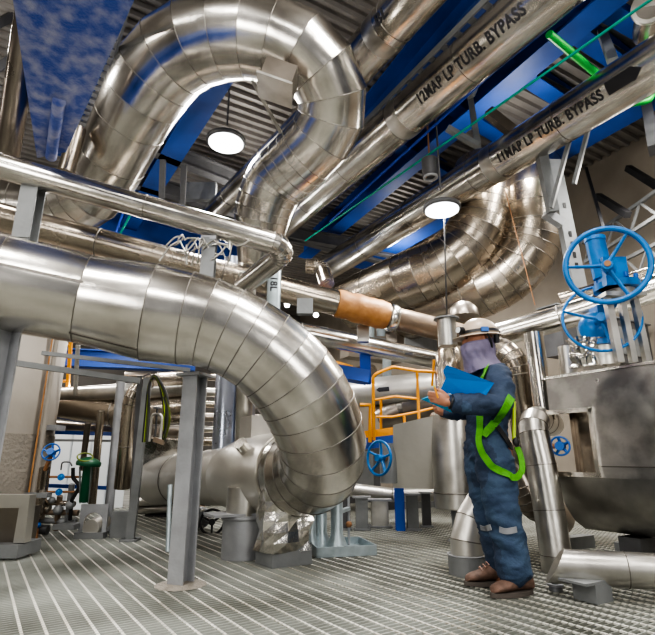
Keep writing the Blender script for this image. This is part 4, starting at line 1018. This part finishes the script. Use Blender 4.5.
# --- harness straps laid on the coverall
def strap(pix, w, m, nm, off=.006, par=wk, lastY=None):
    q = catmull([list(p_) for p_ in pix], 8); L_, R_ = [], []
    cen = []
    for x_, y_ in q:
        r_ = ray(x_, y_).normalized(); hit = bvh.ray_cast(V(0, 0, CH), r_)
        if hit[0] is None:
            hit = bvh.find_nearest(W(x_, y_, 3.4)); 
            cen.append((hit[0]+(W(x_, y_, 3.4)-hit[0])*.8, V(0, -1, 0)))
        else: cen.append((hit[0], hit[1]))
    # light smoothing
    for _ in range(3): cen = [cen[0]]+[((cen[i-1][0]+cen[i][0]*2+cen[i+1][0])/4, (cen[i-1][1]+cen[i][1]+cen[i+1][1]).normalized()) for i in range(1, len(cen)-1)]+[cen[-1]]
    mb = MB(); rs = []
    for i, (p_, nn) in enumerate(cen):
        t_ = (cen[min(i+1, len(cen)-1)][0]-cen[max(i-1, 0)][0]).normalized(); s_ = t_.cross(nn).normalized(); nn = s_.cross(t_).normalized()
        c0 = p_+nn*(off+.004) if nn.dot(V(0, 0, CH)-p_) > 0 else p_-nn*(off+.004)
        h_ = nn*.0025
        rs.append([c0-s_*w/2-h_, c0+s_*w/2-h_, c0+s_*w/2+h_, c0-s_*w/2+h_])
    mb.rings(rs, False, True); return mb.build(nm, m, par)
strap([(489, 364), (486, 374), (482, 383)], .045, 'hiviz', 'shoulder_strap', .008)
strap([(510, 398), (502, 411), (493, 424), (484, 437)], .052, 'hiviz', 'chest_strap', .012)
strap([(480, 416), (481, 428), (480, 441), (484, 454), (492, 465), (502, 472), (510, 477)], .045, 'hiviz', 'thigh_strap', .012)
strap([(496, 427), (503, 437), (510, 448)], .04, 'black', 'waist_strap', .010)
lp_ = [W(511, 477, 3.26), W(517, 477, 3.27), W(522, 470, 3.30), W(521, 458, 3.32), W(517, 447, 3.34)]
mb = MB(); q = [Vector(c_) for c_ in catmull([list(p_) for p_ in lp_], 5)]; rs = []
for i, p_ in enumerate(q):
    t_ = (q[min(i+1, len(q)-1)]-q[max(i-1, 0)]).normalized(); nn = V(.2, -1, 0).normalized(); s_ = t_.cross(nn).normalized()
    rs.append([p_-s_*.02-nn*.003, p_+s_*.02-nn*.003, p_+s_*.02+nn*.003, p_-s_*.02+nn*.003])
mb.rings(rs, False, True); mb.build('loose_strap', 'hiviz', wk)
MB().ball(W(516, 442, 3.32), (.022, .015, .03), 12, 8).build('buckle', 'black', wk)
MB().sweep([W(514, 402, 3.42), W(514, 440, 3.36)], .012, 8).build('lanyard', 'yellow_green', wk)
# reflective knee tapes
strap([(500, 529), (507, 531), (516, 529)], .035, 'reflective', 'reflective_tape', .004)
strap([(481, 527), (487, 528), (492, 527)], .035, 'reflective', 'reflective_tape', .004)
# boots
def boot(an, toe, sc=1.0):
    g0 = V(an.x, an.y, 0); fx = toe.normalized(); fy = Z.cross(fx)
    prof_ = [(-.085, .030, .06, .035), (-.07, .044, .125, .04), (-.03, .050, .155, .045), (.02, .050, .145, .045), (.07, .052, .115, .046), (.12, .056, .092, .05), (.165, .053, .080, .048), (.195, .040, .064, .036), (.208, .016, .035, .02)]
    q = catmull([list(p_) for p_ in prof_], 3); mb = MB(); rs = []
    for x_, w_, h_, _ in q:
        ring = []
        for k in range(20):
            a = 2*PI*k/20; ca, sa_ = math.cos(a), math.sin(a)
            zc = .026+(h_-.026)*(.5+.5*sa_) if sa_ > -.99 else .026
            ring.append(g0+fx*(x_*sc)+fy*(w_*ca*(1 if sa_ < .3 else 1-.35*(sa_-.3)))+Z*zc)
        rs.append(ring)
    mb.rings(rs, True, True); b = mb.build('boot', 'boot', wk)
    mb = MB(); rs = []
    for zz_ in (0.002, .028):
        ring = []
        for k in range(32):
            a = 2*PI*k/32; ring.append(g0+fx*(.065+.158*math.cos(a))*sc+fy*(.053*math.sin(a)*(1-.12*math.cos(2*a)))+Z*zz_)
        rs.append(ring)
    mb.rings(rs, True, True); mb.build('sole', 'sole', b)
    MB().sweep([g0+Z*.10, g0+Z*.18], [.05, .05], 20).build('ankle_cuff', 'boot', b)
    for k in range(4):
        x_ = .03+.024*k; z_ = .150-.014*k; MB().sweep([g0+fx*x_-fy*.03+Z*(z_-.01), g0+fx*(x_+.006)+Z*(z_+.004), g0+fx*x_+fy*.03+Z*(z_-.01)], .0035, 6).build('lace', 'lace', b)
boot(V(anL.x+.03, anL.y, 0), V(-.93, -.36, 0)); boot(V(anR.x-.01, anR.y, 0), V(-1, -.10, 0))

# --- folder
fcen = P(467, 385, 3.2)
fd = thing('folder', 'open blue folder held in the worker\'s hands', 'folder', fcen)
fp = [W(447, 365, 3.10), W(494, 383, 3.08), W(485, 397, 3.13), W(472, 399.5, 3.17), W(440, 391, 3.22), W(446, 378, 3.16), W(443, 371, 3.13)]
MB().prism(fp, (0, .004, 0)).build('front_cover', 'folder', fd)
lp2 = [W(421, 399, 3.30), W(430, 397, 3.24), W(440, 391.5, 3.23), W(472, 400, 3.18), W(468, 415, 3.24), W(450, 412, 3.30)]
MB().prism(lp2, (0, .004, 0)).build('back_cover', 'folder_light', fd)
pn = thing('pen', 'small orange and yellow pen in the worker\'s hand', 'pen', W(434, 390, 3.14)); MB().tube(W(438, 398, 3.13), W(434.5, 387, 3.12), .006, 8).build('barrel', 'orange', pn); MB().tube(W(434.5, 387, 3.12), W(434, 385, 3.12), .006, 8, .002).build('tip', 'yellow_green', pn)

# ================================================================ LIGHT
def area(loc, size, e_, col=(1, .97, .92), tgt=None, shape='SQUARE'):
    ld = bpy.data.lights.new('added_area_light', 'AREA'); ld.shape = shape; ld.size = size; ld.energy = e_; ld.color = col  # added light without a fixture, not a lamp of the hall
    o = bpy.data.objects.new('added_area_light', ld); C.objects.link(o); o.location = loc
    if tgt is not None: o.rotation_euler = (Vector(tgt)-Vector(loc)).to_track_quat('-Z', 'Y').to_euler()
    return o
for u in (-5, -1.5, 2, 5.5):
    for v in (-2.5, 1.2): area(UV(u, v, 5.6), .9, 150)  # overhead lights added for general light and streak reflections in the metal
for u, v in ((-5, 6), (-1, 8.5), (3, 10), (6, 7), (6.5, 3), (-4, 11), (1, 13.5), (5.5, 13)): area(UV(u, v, 4.4), .6, 120, (1, .95, .88))  # further added lights over the equipment
area((-2.5, -3, 2.2), 1.6, 130, tgt=(0, 4, 1.5)); area((3.2, -2.2, 2.0), 1.4, 110, tgt=(0.5, 5, 1.2))  # low fill lights added behind the camera

def add_point(loc, e_, r_=.12, col=(1, .96, .9)):
    ld = bpy.data.lights.new('added_point_light', 'POINT'); ld.energy = e_; ld.shadow_soft_size = r_; ld.color = col  # added point light, no bulb hangs here
    o = bpy.data.objects.new('added_point_light', ld); C.objects.link(o); o.location = loc
for u, v in ((-4.5, 3), (-1, 5.2), (2.5, 7), (5.5, 4), (2, 2.0), (6.5, 8), (-2.5, 8.5), (3.5, 11)): add_point(UV(u, v, 4.9), 70)  # added high up to brighten the ceiling and put highlights on metal
add_point(UV(.4, 7.9, 1.75), 22, .05); add_point(UV(-1.6, 7.0, 1.9), 10)  # added to brighten the partition and left background
for u, v in ((-5.5, 7.5), (-3.6, 8.2), (1, 9.5), (4.5, 9)): add_point(UV(u, v, 2.9), 45)  # added to lift the dark background

w = bpy.data.worlds.new('world'); bpy.context.scene.world = w; w.use_nodes = True
w.node_tree.nodes['Background'].inputs[0].default_value = (.80, .82, .88, 1); w.node_tree.nodes['Background'].inputs[1].default_value = .16
vs = bpy.context.scene.view_settings; vs.view_transform = 'AgX'; vs.look = 'AgX - High Contrast'; vs.exposure = -.3
for o in bpy.data.objects:
    if '_w' in o: del o['_w']
